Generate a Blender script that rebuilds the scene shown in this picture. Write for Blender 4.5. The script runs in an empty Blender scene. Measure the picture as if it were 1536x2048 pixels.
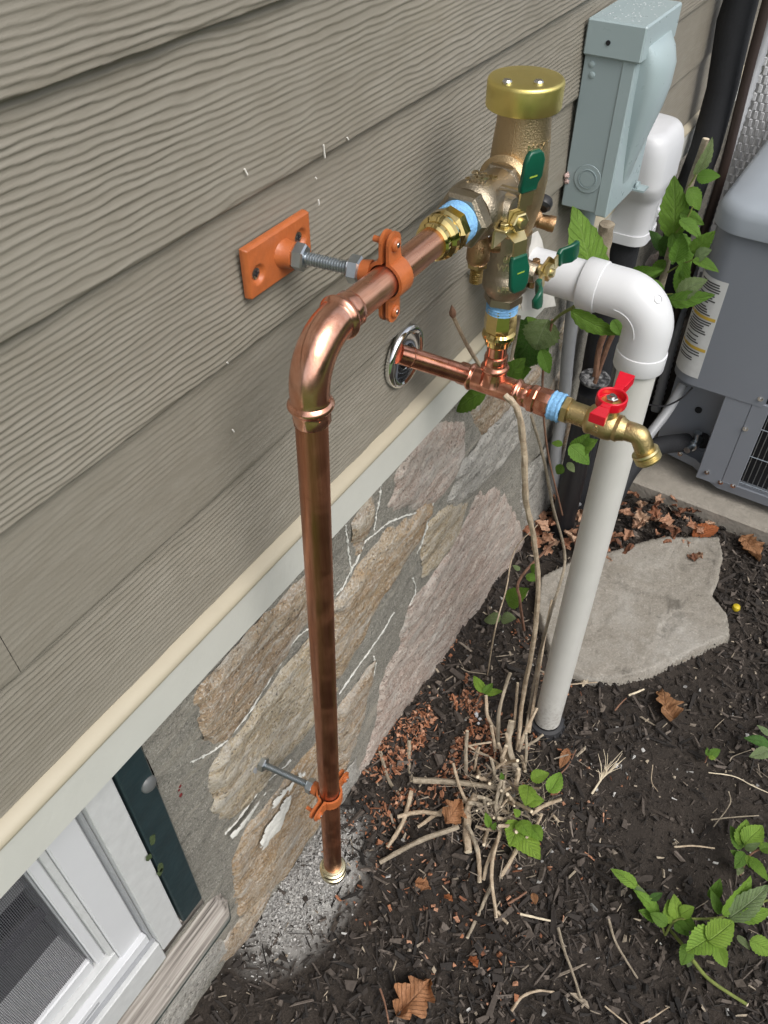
import bpy, math, random
import numpy as np
from mathutils import Vector, Matrix, noise

SC = bpy.context.scene
# ------------------------------------------------------------------ camera, sky, sun, exposure
CAM = np.array([0.0, 0.0, 1.55])
FOC, CX, CY = 1647.6, 768.0, 1024.0
RM = np.array([[0.52944066, -0.8483405, 0.0033152],
               [-0.5965409, -0.37506793, -0.70955127],
               [0.6031845, 0.37368764, -0.70464601]])
cam_d = bpy.data.cameras.new('camera')
cam = bpy.data.objects.new('camera', cam_d)
SC.collection.objects.link(cam)
cam_d.sensor_fit = 'VERTICAL'; cam_d.sensor_height = 36.0; cam_d.lens = FOC / 2048 * 36
cam_d.clip_start = 0.02; cam_d.clip_end = 500
cam.matrix_world = Matrix([[RM[0][0], -RM[1][0], -RM[2][0], 0], [RM[0][1], -RM[1][1], -RM[2][1], 0],
                           [RM[0][2], -RM[1][2], -RM[2][2], 1.55], [0, 0, 0, 1]])
SC.camera = cam

SUN_EL, SUN_AZ = math.radians(52), math.radians(200)   # compass azimuth (0 = +y, clockwise)
world = bpy.data.worlds.new('World'); SC.world = world; world.use_nodes = True
wn = world.node_tree; wn.nodes.clear()
sky = wn.nodes.new('ShaderNodeTexSky'); sky.sky_type = 'NISHITA'; sky.sun_disc = False
sky.sun_elevation = SUN_EL; sky.sun_rotation = SUN_AZ
sky.air_density = 1.0; sky.dust_density = 4.0; sky.ozone_density = 1.0
hs = wn.nodes.new('ShaderNodeHueSaturation'); hs.inputs['Saturation'].default_value = 0.35
bg = wn.nodes.new('ShaderNodeBackground'); bg.inputs['Strength'].default_value = 0.14
wo = wn.nodes.new('ShaderNodeOutputWorld')
wn.links.new(sky.outputs[0], hs.inputs['Color']); wn.links.new(hs.outputs[0], bg.inputs[0]); wn.links.new(bg.outputs[0], wo.inputs[0])
sd = bpy.data.lights.new('sun', 'SUN'); sd.energy = 1.1; sd.angle = math.radians(34); sd.color = (1.0, 0.965, 0.91)
so = bpy.data.objects.new('sun', sd); SC.collection.objects.link(so)
sdir = Vector((math.sin(SUN_AZ) * math.cos(SUN_EL), math.cos(SUN_AZ) * math.cos(SUN_EL), math.sin(SUN_EL)))
so.rotation_euler = sdir.to_track_quat('Z', 'Y').to_euler(); so.location = (0, -3, 5)
SC.view_settings.view_transform = 'Standard'; SC.view_settings.look = 'None'
SC.view_settings.exposure = 0.44; SC.view_settings.gamma = 1.0; SC.view_settings.use_curve_mapping = False

random.seed(7); rng = np.random.default_rng(11)
PI = math.pi

# ------------------------------------------------------------------ helpers
def P(u, v, x=None, y=None, z=None):
    """a point of the photograph (1536x2048) taken back onto the plane x=, y= or z= of the place"""
    d = RM.T @ np.array([(u - CX) / FOC, (v - CY) / FOC, 1.0])
    t = (x - CAM[0]) / d[0] if x is not None else (y - CAM[1]) / d[1] if y is not None else (z - CAM[2]) / d[2]
    return Vector((CAM + d * t).tolist())

WL = {}
def wl(o): return WL.get(o.name, Vector((0, 0, 0)))

class MB:
    def __init__(s): s.v = []; s.f = []
    def add(s, vs, fs):
        b = len(s.v); s.v += [tuple(p) for p in vs]; s.f += [tuple(i + b for i in f) for f in fs]; return s

def finish(me, angle=35, smooth=True):
    if smooth:
        me.polygons.foreach_set('use_smooth', [True] * len(me.polygons))
        try: me.set_sharp_from_angle(angle=math.radians(angle))
        except Exception: pass
    me.update()

def link(name, me, parent, loc):
    o = bpy.data.objects.new(name, me); SC.collection.objects.link(o)
    if parent is not None:
        o.parent = parent; o.location = Vector(loc) - wl(parent)
    else: o.location = loc
    WL[o.name] = Vector(loc)
    return o

def obj(name, mb, mat, parent=None, angle=35, smooth=True):
    vs = np.array([tuple(p) for p in mb.v], dtype=float)
    c = (vs.min(0) + vs.max(0)) / 2; c[2] = vs[:, 2].min() if parent is None else c[2]
    me = bpy.data.meshes.new(name)
    me.from_pydata((vs - c).tolist(), [], mb.f); me.materials.append(mat)
    finish(me, angle, smooth)
    return link(name, me, parent, c.tolist())

def tag(o, label=None, cat=None, group=None, kind=None):
    if label: o['label'] = label
    if cat: o['category'] = cat
    if group: o['group'] = group
    if kind: o['kind'] = kind
    return o

def thing(name, loc, label, cat, group=None):
    o = bpy.data.objects.new(name, None); o.empty_display_size = 0.02
    SC.collection.objects.link(o); o.location = loc; WL[o.name] = Vector(loc)
    return tag(o, label, cat, group)

def basis(ax):
    ax = Vector(ax).normalized()
    r = Vector((0, 0, 1)) if abs(ax.z) < 0.9 else Vector((1, 0, 0))
    u = r.cross(ax).normalized(); return u, ax.cross(u), ax

def lathe(mb, o, ax, prof, n=32, phase=0.0):
    """prof = [(radius, distance along ax)]"""
    u, w, a = basis(ax); o = Vector(o); vs = []; fs = []
    for r, t in prof:
        for k in range(n):
            th = 2 * PI * k / n + phase
            vs.append(o + a * t + (u * math.cos(th) + w * math.sin(th)) * max(r, 1e-5))
    for i in range(len(prof) - 1):
        for k in range(n):
            a0 = i * n + k; a1 = i * n + (k + 1) % n
            fs.append((a0, a1, a1 + n, a0 + n))
    fs.append(tuple(range(n))[::-1]); m = (len(prof) - 1) * n; fs.append(tuple(range(m, m + n)))
    return mb.add(vs, fs)

def hexnut(mb, o, ax, r, h, phase=0.0):
    lathe(mb, o, ax, [(r * .86, 0), (r, h * .14), (r, h * .86), (r * .86, h)], 6, phase)

def spline(pts, sub=8):
    pts = [Vector(p) for p in pts]
    if len(pts) < 3: return [pts[0].lerp(pts[-1], i / sub) for i in range(sub + 1)]
    q = [pts[0] * 2 - pts[1]] + pts + [pts[-1] * 2 - pts[-2]]; out = []
    for i in range(1, len(q) - 2):
        for k in range(sub):
            t = k / sub; a, b, c, d = q[i - 1:i + 3]
            out.append(.5 * ((2 * b) + (c - a) * t + (2 * a - 5 * b + 4 * c - d) * t * t + (3 * b - a - 3 * c + d) * t ** 3))
    out.append(pts[-1]); return out

def tube(mb, path, rad, n=14, cap=True, wob=0.0):
    path = [Vector(p) for p in path]; m = len(path)
    if not callable(rad): r0 = rad; rad = lambda t: r0
    tan = [(path[min(i + 1, m - 1)] - path[max(i - 1, 0)]).normalized() for i in range(m)]
    u = basis(tan[0])[0]; vs = []; fs = []
    for i in range(m):
        u = (u - tan[i] * u.dot(tan[i])).normalized(); w = tan[i].cross(u); r = rad(i / (m - 1))
        for k in range(n):
            th = 2 * PI * k / n; rr = r * (1 + wob * math.sin(k * 2.3 + i * 1.7) * .5 + wob * (random.random() - .5))
            vs.append(path[i] + (u * math.cos(th) + w * math.sin(th)) * rr)
    for i in range(m - 1):
        for k in range(n):
            a0 = i * n + k; a1 = i * n + (k + 1) % n; fs.append((a0, a1, a1 + n, a0 + n))
    if cap:
        fs.append(tuple(range(n))[::-1]); b = (m - 1) * n; fs.append(tuple(range(b, b + n)))
    return mb.add(vs, fs)

def box(mb, lo, hi, bev=0.0):
    x0, y0, z0 = lo; x1, y1, z1 = hi; b = bev
    if b <= 0:
        vs = [(x, y, z) for z in (z0, z1) for y in (y0, y1) for x in (x0, x1)]
        return mb.add(vs, [(0, 2, 3, 1), (4, 5, 7, 6), (0, 1, 5, 4), (2, 6, 7, 3), (0, 4, 6, 2), (1, 3, 7, 5)])
    vs = []; idx = {}
    for sx in (0, 1):
        for sy in (0, 1):
            for sz in (0, 1):
                X = (x0, x1)[sx]; Y = (y0, y1)[sy]; Z = (z0, z1)[sz]
                dx = b if sx == 0 else -b; dy = b if sy == 0 else -b; dz = b if sz == 0 else -b
                for a, p in (('x', (X, Y + dy, Z + dz)), ('y', (X + dx, Y, Z + dz)), ('z', (X + dx, Y + dy, Z))):
                    idx[(sx, sy, sz, a)] = len(vs); vs.append(p)
    g = lambda *k: idx[k]; fs = []
    for s in (0, 1):
        fs.append([g(s, 0, 0, 'x'), g(s, 1, 0, 'x'), g(s, 1, 1, 'x'), g(s, 0, 1, 'x')])
        fs.append([g(0, s, 0, 'y'), g(1, s, 0, 'y'), g(1, s, 1, 'y'), g(0, s, 1, 'y')])
        fs.append([g(0, 0, s, 'z'), g(1, 0, s, 'z'), g(1, 1, s, 'z'), g(0, 1, s, 'z')])
    for a in (0, 1):
        for c in (0, 1):
            fs.append([g(a, c, 0, 'x'), g(a, c, 1, 'x'), g(a, c, 1, 'y'), g(a, c, 0, 'y')])
            fs.append([g(a, 0, c, 'x'), g(a, 1, c, 'x'), g(a, 1, c, 'z'), g(a, 0, c, 'z')])
            fs.append([g(0, a, c, 'y'), g(1, a, c, 'y'), g(1, a, c, 'z'), g(0, a, c, 'z')])
            for d in (0, 1): fs.append([g(a, c, d, 'x'), g(a, c, d, 'y'), g(a, c, d, 'z')])
    ctr = Vector(((x0 + x1) / 2, (y0 + y1) / 2, (z0 + z1) / 2)); out = []
    for f in fs:
        p = [Vector(vs[i]) for i in f]; nrm = (p[1] - p[0]).cross(p[2] - p[0])
        out.append(tuple(f) if nrm.dot(sum(p, Vector()) / len(p) - ctr) > 0 else tuple(reversed(f)))
    return mb.add(vs, out)

def prism(mb, outline, off):
    """outline: 3-D points of a flat face, off: extrusion vector"""
    n = len(outline); a = [Vector(p) for p in outline]; off = Vector(off)
    nrm = Vector()
    for i in range(n): nrm += a[i].cross(a[(i + 1) % n])
    if nrm.dot(off) > 0: a.reverse()
    vs = a + [p + off for p in a]
    fs = [tuple(range(n)), tuple(range(n, 2 * n))[::-1]] + [(i, i + n, (i + 1) % n + n, (i + 1) % n) for i in range(n)]
    return mb.add(vs, fs)

# numpy noise
_perm = rng.random((64, 256, 256)).astype(np.float32)
def vnoise(x, y, s=0):
    xi = np.floor(x).astype(int); yi = np.floor(y).astype(int); fx = x - xi; fy = y - yi
    fx = fx * fx * (3 - 2 * fx); fy = fy * fy * (3 - 2 * fy); g = _perm[s % 64]
    a = g[xi & 255, yi & 255]; b = g[(xi + 1) & 255, yi & 255]; c = g[xi & 255, (yi + 1) & 255]; d = g[(xi + 1) & 255, (yi + 1) & 255]
    return (a * (1 - fx) + b * fx) * (1 - fy) + (c * (1 - fx) + d * fx) * fy
def fbm(x, y, s=0, o=4):
    r = 0; a = .5
    for i in range(o): r = r + a * (vnoise(x * 2 ** i + 17.3 * i, y * 2 ** i + 9.1 * i, s + i) - .5) * 2; a *= .5
    return r

def gridmesh(name, V, mat, parent=None, tint=None, kind=None, mask=None, origin=None):
    """V: (n, m, 3) array of points"""
    n, m = V.shape[:2]; ids = np.arange(n * m).reshape(n, m)
    q = np.stack([ids[:-1, :-1], ids[1:, :-1], ids[1:, 1:], ids[:-1, 1:]], -1).reshape(-1, 4)
    if mask is not None: q = q[mask.reshape(-1)]
    used = np.unique(q); re = np.full(n * m, -1); re[used] = np.arange(len(used))
    return rawmesh(name, V.reshape(-1, 3)[used], re[q], mat, parent, origin=origin)

def rawmesh(name, v, q, mat, parent=None, tint=None, smooth=True, origin=None):
    v = np.asarray(v, float); q = np.asarray(q); k = q.shape[1]
    c = (v.min(0) + v.max(0)) / 2 if origin is None else np.array(origin)
    me = bpy.data.meshes.new(name)
    me.vertices.add(len(v)); me.vertices.foreach_set('co', (v - c).astype(np.float32).ravel())
    me.loops.add(q.size); me.loops.foreach_set('vertex_index', q.astype(np.int32).ravel())
    me.polygons.add(len(q)); me.polygons.foreach_set('loop_start', np.arange(0, q.size, k, dtype=np.int32))
    me.polygons.foreach_set('use_smooth', np.full(len(q), smooth))
    me.update(calc_edges=True)
    if tint is not None:
        a = me.attributes.new('tint', 'FLOAT', 'POINT'); a.data.foreach_set('value', np.asarray(tint, np.float32))
    me.materials.append(mat); me.validate()
    return link(name, me, parent, c.tolist())

# ------------------------------------------------------------------ materials
class NT:
    def __init__(s, name):
        s.m = bpy.data.materials.new(name); s.m.use_nodes = True; s.t = s.m.node_tree
        s.b = s.t.nodes['Principled BSDF']
        s.tc = s.t.nodes.new('ShaderNodeTexCoord'); s.geo = None
    def n(s, typ, **kw):
        nd = s.t.nodes.new('ShaderNode' + typ)
        for k, v in kw.items():
            if k in nd.inputs.keys(): s.set(nd.inputs[k], v)
            else: setattr(nd, k, v)
        return nd
    def set(s, inp, v):
        if isinstance(v, bpy.types.NodeSocket): s.t.links.new(v, inp)
        else: inp.default_value = v
    def world(s):
        if s.geo is None: s.geo = s.t.nodes.new('ShaderNodeNewGeometry')
        return s.geo.outputs['Position']
    def map(s, scale, src=None, rot=(0, 0, 0)):
        mp = s.n('Mapping'); s.set(mp.inputs['Vector'], src or s.world())
        mp.inputs['Scale'].default_value = scale; mp.inputs['Rotation'].default_value = rot; return mp.outputs[0]
    def noise(s, scale, vec=None, detail=4, rough=.55, dist=0):
        nd = s.n('TexNoise'); nd.inputs['Scale'].default_value = scale; nd.inputs['Detail'].default_value = detail
        nd.inputs['Roughness'].default_value = rough; nd.inputs['Distortion'].default_value = dist
        s.set(nd.inputs['Vector'], vec or s.world()); return nd.outputs['Fac']
    def ramp(s, fac, stops, interp='LINEAR'):
        r = s.n('ValToRGB'); s.set(r.inputs[0], fac); e = r.color_ramp.elements; r.color_ramp.interpolation = interp
        while len(e) < len(stops): e.new(0.5)
        for i, (p, c) in enumerate(stops): e[i].position = p; e[i].color = (c[0], c[1], c[2], 1) if hasattr(c, '__len__') else (c, c, c, 1)
        return r.outputs[0]
    def mix(s, f, a, b, mode='MIX'):
        m = s.n('MixRGB'); m.blend_type = mode
        for i, v in enumerate((f, a, b)):
            if isinstance(v, tuple) and len(v) == 3: v = (*v, 1)
            s.set(m.inputs[i], v)
        return m.outputs[0]
    def math(s, op, a, b=0.0):
        m = s.n('Math'); m.operation = op; s.set(m.inputs[0], a); s.set(m.inputs[1], b); return m.outputs[0]
    def bump(s, h, dist=0.001, strength=1.0, normal=None):
        b = s.n('Bump'); s.set(b.inputs['Height'], h); b.inputs['Distance'].default_value = dist; b.inputs['Strength'].default_value = strength
        if normal is not None: s.set(b.inputs['Normal'], normal)
        return b.outputs[0]
    def out(s, color=None, rough=None, metal=None, normal=None, **kw):
        if color is not None: s.set(s.b.inputs['Base Color'], (*color, 1) if isinstance(color, tuple) else color)
        if rough is not None: s.set(s.b.inputs['Roughness'], rough)
        if metal is not None: s.set(s.b.inputs['Metallic'], metal)
        if normal is not None: s.set(s.b.inputs['Normal'], normal)
        for k, v in kw.items(): s.set(s.b.inputs[k.replace('_', ' ')], v)
        return s.m

def simple(name, col, rough=.5, metal=0.0, var=.12, nscale=60, bumpd=0.0, bscale=400, rvar=.03, **kw):
    t = NT(name); n1 = t.noise(nscale); n2 = t.noise(nscale * 3.7, detail=3)
    c = t.mix(n1, tuple(x * (1 - var) for x in col), tuple(min(1, x * (1 + var)) for x in col))
    r = t.ramp(n2, [(.3, max(0.02, rough - rvar)), (.7, min(1, rough + rvar))])
    nm = t.bump(t.noise(bscale, detail=3), bumpd) if bumpd else None
    return t.out(c, r, metal, nm, **kw)

def mat_siding():
    t = NT('painted_fibre_cement'); a = t.noise(3.0, t.map((1, 1, 3)), 3); b = t.noise(90, t.map((.25, 1, 1)), 4); c = t.noise(900, detail=2)
    col = t.mix(a, (.198, .178, .142), (.248, .228, .188)); col = t.mix(t.ramp(b, [(.35, 0), (.75, .35)]), col, (.31, .29, .25)); di = t.noise(5, t.map((1, 1, .35)), 6, .7); col = t.mix(t.ramp(di, [(.5, 0), (.72, .30)]), col, (.15, .135, .105))
    d = t.noise(260, t.map((.3, 1, 1)), 3)
    return t.out(col, .52, 0, t.bump(t.mix(.5, c, d), .00035), Specular_IOR_Level=.4)
def mat_copper(name, c0, c1, rough, streak=(60, 60, 3)):
    t = NT(name); a = t.noise(6, t.map(streak), 5, .6); b = t.noise(22, detail=5, dist=.6); c = t.noise(300, t.map((1, 1, .2)), 3)
    col = t.mix(t.ramp(a, [(.32, 0), (.66, 1)]), c0, c1); col = t.mix(t.ramp(b, [(.62, 0), (.74, .5)]), col, tuple(x * .55 for x in c0))
    return t.out(col, t.ramp(b, [(.3, rough * .75), (.75, rough * 1.5)]), 1.0, t.bump(c, .0001))
def mat_cast(name, col, rough=.42):
    t = NT(name); a = t.noise(560, detail=4, rough=.6); v = t.noise(35, detail=4)
    c = t.mix(v, tuple(x * .78 for x in col), col)
    return t.out(c, t.ramp(v, [(.3, rough - .08), (.7, rough + .1)]), 1.0, t.bump(a, .0007))
def mat_stone(name, c0, c1, c2, spk=1.0):
    t = NT(name); wash = (.50, .485, .45); w = t.map((1, 1, 1), rot=(0, .08, 0)); st = t.map((6, 6, 34), rot=(0, .10, 0))
    a = t.noise(1.6, st, 6, .65, .8); b = t.noise(40, w, 5, .7); c = t.noise(7, w, 3); sp = t.noise(260, w, 2)
    col = t.ramp(a, [(.28, c0), (.46, c1), (.6, c2), (.74, (.42, .40, .36))])
    col = t.mix(t.ramp(c, [(.35, 0), (.7, .75)]), col, c1); col = t.mix(t.ramp(b, [(.6, 0), (.78, .8)]), col, tuple(x * .32 for x in c0))
    mid = t.noise(95, w, 5, .75); col = t.mix(t.ramp(mid, [(.52, 0), (.66, .7 * spk)]), col, (.46, .42, .37)); col = t.mix(t.ramp(mid, [(.34, .75 * spk), (.46, 0)]), col, tuple(x * .35 for x in c1)); col = t.mix(t.ramp(sp, [(.57, 0), (.68, .8 * spk)]), col, (.58, .55, .50)); col = t.mix(t.ramp(sp, [(.30, .85 * spk), (.42, 0)]), col, (.05, .045, .04))
    fl = t.noise(1, t.map((9, 9, 70), rot=(0, .1, 0)), 5, .7, .5); col = t.mix(t.ramp(fl, [(.52, 0), (.70, .7 * spk)]), col, wash); pw = t.noise(10, t.map((1, 1, 1.6)), 6, .7, .6); col = t.mix(t.ramp(pw, [(.5, 0), (.68, .55 * spk)]), col, (.43, .42, .39)); col = t.mix(t.ramp(fl, [(.30, .7), (.42, 0)]), col, tuple(x * .45 for x in c0))
    nb = t.bump(a, .003); nb = t.bump(fl, .0016 * spk, normal=nb); nb = t.bump(mid, .004 * spk, normal=t.bump(b, .003, normal=nb)); nb = t.bump(sp, .0016 * spk, normal=nb)
    return t.out(col, t.ramp(b, [(.3, .5), (.7, .85)]), 0, nb)
def mat_mortar():
    t = NT('mortar'); a = t.noise(9, detail=5); b = t.noise(420, detail=3, rough=.7); c = t.noise(45, detail=4)
    m2 = t.noise(170, detail=5, rough=.75); col = t.mix(a, (.21, .20, .17), (.38, .365, .315)); col = t.mix(t.ramp(m2, [(.36, .8), (.5, 0)]), col, (.12, .115, .10)); col = t.mix(t.ramp(b, [(.54, 0), (.66, .95)]), col, (.54, .52, .47))
    col = t.mix(t.ramp(b, [(.28, .8), (.4, 0)]), col, (.05, .05, .048))
    fl = t.noise(1, t.map((5, 5, 40), rot=(0, .12, 0)), 6, .7, .8); col = t.mix(t.ramp(fl, [(.52, 0), (.66, .6)]), col, (.46, .42, .35)); col = t.mix(t.ramp(c, [(.6, 0), (.75, .6)]), col, (.10, .095, .085))
    return t.out(col, .9, 0, t.bump(b, .003, normal=t.bump(m2, .004, normal=t.bump(c, .004))))
def mat_soil():
    t = NT('soil'); a = t.noise(14, detail=5); b = t.noise(150, detail=5, rough=.7)
    col = t.mix(a, (.017, .013, .010), (.055, .043, .034)); col = t.mix(t.ramp(b, [(.58, 0), (.72, .6)]), col, (.12, .1, .08))
    # pale stone dust spilled by the wall under the drilled anchor
    sp = t.n('VectorMath'); sp.operation = 'DISTANCE'; m = t.map((1.0, 1.7, 0)); t.set(sp.inputs[0], m); sp.inputs[1].default_value = (.43, .435 * 1.7, 0)
    f = t.math('MULTIPLY', t.ramp(sp.outputs['Value'], [(.07, 1), (.19, 0)]), t.ramp(t.noise(45, detail=5), [(.34, .25), (.52, 1)]))
    col = t.mix(f, col, (.62, .61, .58))
    return t.out(col, .95, 0, t.bump(b, .005))
def mat_tint(name, stops, rough=.85, bump=.0008, interp='LINEAR'):
    t = NT(name); at = t.n('Attribute'); at.attribute_name = 'tint'
    col = t.ramp(at.outputs['Fac'], stops, interp); b = t.noise(180, t.map((1, 1, 1)), 4)
    col = t.mix(t.ramp(b, [(.35, .45), (.65, 0)]), col, (.02, .016, .013))
    return t.out(col, rough, 0, t.bump(b, bump))
def mat_leaf(name, c0, c1, vein, sub=.25):
    t = NT(name); uv = t.tc.outputs['UV']; sx = t.n('SeparateXYZ'); t.set(sx.inputs[0], uv)
    ax = t.math('ABSOLUTE', t.math('SUBTRACT', sx.outputs[0], .5))
    s = t.math('ADD', t.math('MULTIPLY', sx.outputs[1], 9.0), t.math('MULTIPLY', ax, -7.0))
    lat = t.math('ABSOLUTE', t.math('SUBTRACT', t.math('FRACT', s), .5))
    latf = t.ramp(lat, [(.0, 1), (.09, 0)]); mid = t.ramp(ax, [(.0, 1), (.03, 0)])
    vo = t.n('TexVoronoi'); vo.feature = 'DISTANCE_TO_EDGE'; vo.inputs['Scale'].default_value = 16; t.set(vo.inputs['Vector'], uv)
    net = t.ramp(vo.outputs['Distance'], [(.0, .6), (.09, 0)])
    vf = t.math('MAXIMUM', t.math('MAXIMUM', latf, mid), net)
    base = t.mix(t.noise(70, detail=3), c0, c1)
    oi = t.n('ObjectInfo'); base = t.mix(t.math('MULTIPLY', oi.outputs['Random'], .55), base, (c1[0] * 1.15, c1[1] * .92, c1[2] * .9)); base = t.mix(t.ramp(t.noise(28, detail=5), [(.45, 0), (.75, .5)]), base, (c0[0] * .6, c0[1] * .6, c0[2] * .6))
    col = t.mix(t.math('MULTIPLY', vf, .5), base, vein)
    h = t.math('SUBTRACT', t.math('MULTIPLY', net, -.4), t.math('MULTIPLY', t.math('MAXIMUM', latf, mid), 1.0))
    m = t.out(col, .6, 0, t.bump(h, .0014), Specular_IOR_Level=.3)
    tr = t.n('BsdfTranslucent'); t.set(tr.inputs['Color'], t.mix(.5, base, (c1[0] * 1.8, c1[1] * 1.7, c1[2] * .6)))
    mx = t.n('MixShader'); mx.inputs[0].default_value = sub
    o = t.t.nodes['Material Output']; t.t.links.new(t.b.outputs[0], mx.inputs[1]); t.t.links.new(tr.outputs[0], mx.inputs[2]); t.t.links.new(mx.outputs[0], o.inputs[0])
    return m
def mat_bark(name, c0, c1, sc=60):
    t = NT(name); a = t.noise(sc, detail=5, rough=.65); b = t.noise(sc * 6, detail=3)
    return t.out(t.mix(t.ramp(b, [(.3, .3), (.6, 0)]), t.mix(t.ramp(a, [(.3, 0), (.7, 1)]), c0, c1), (.06, .045, .035)), .8, 0, t.bump(a, .0015))

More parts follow.
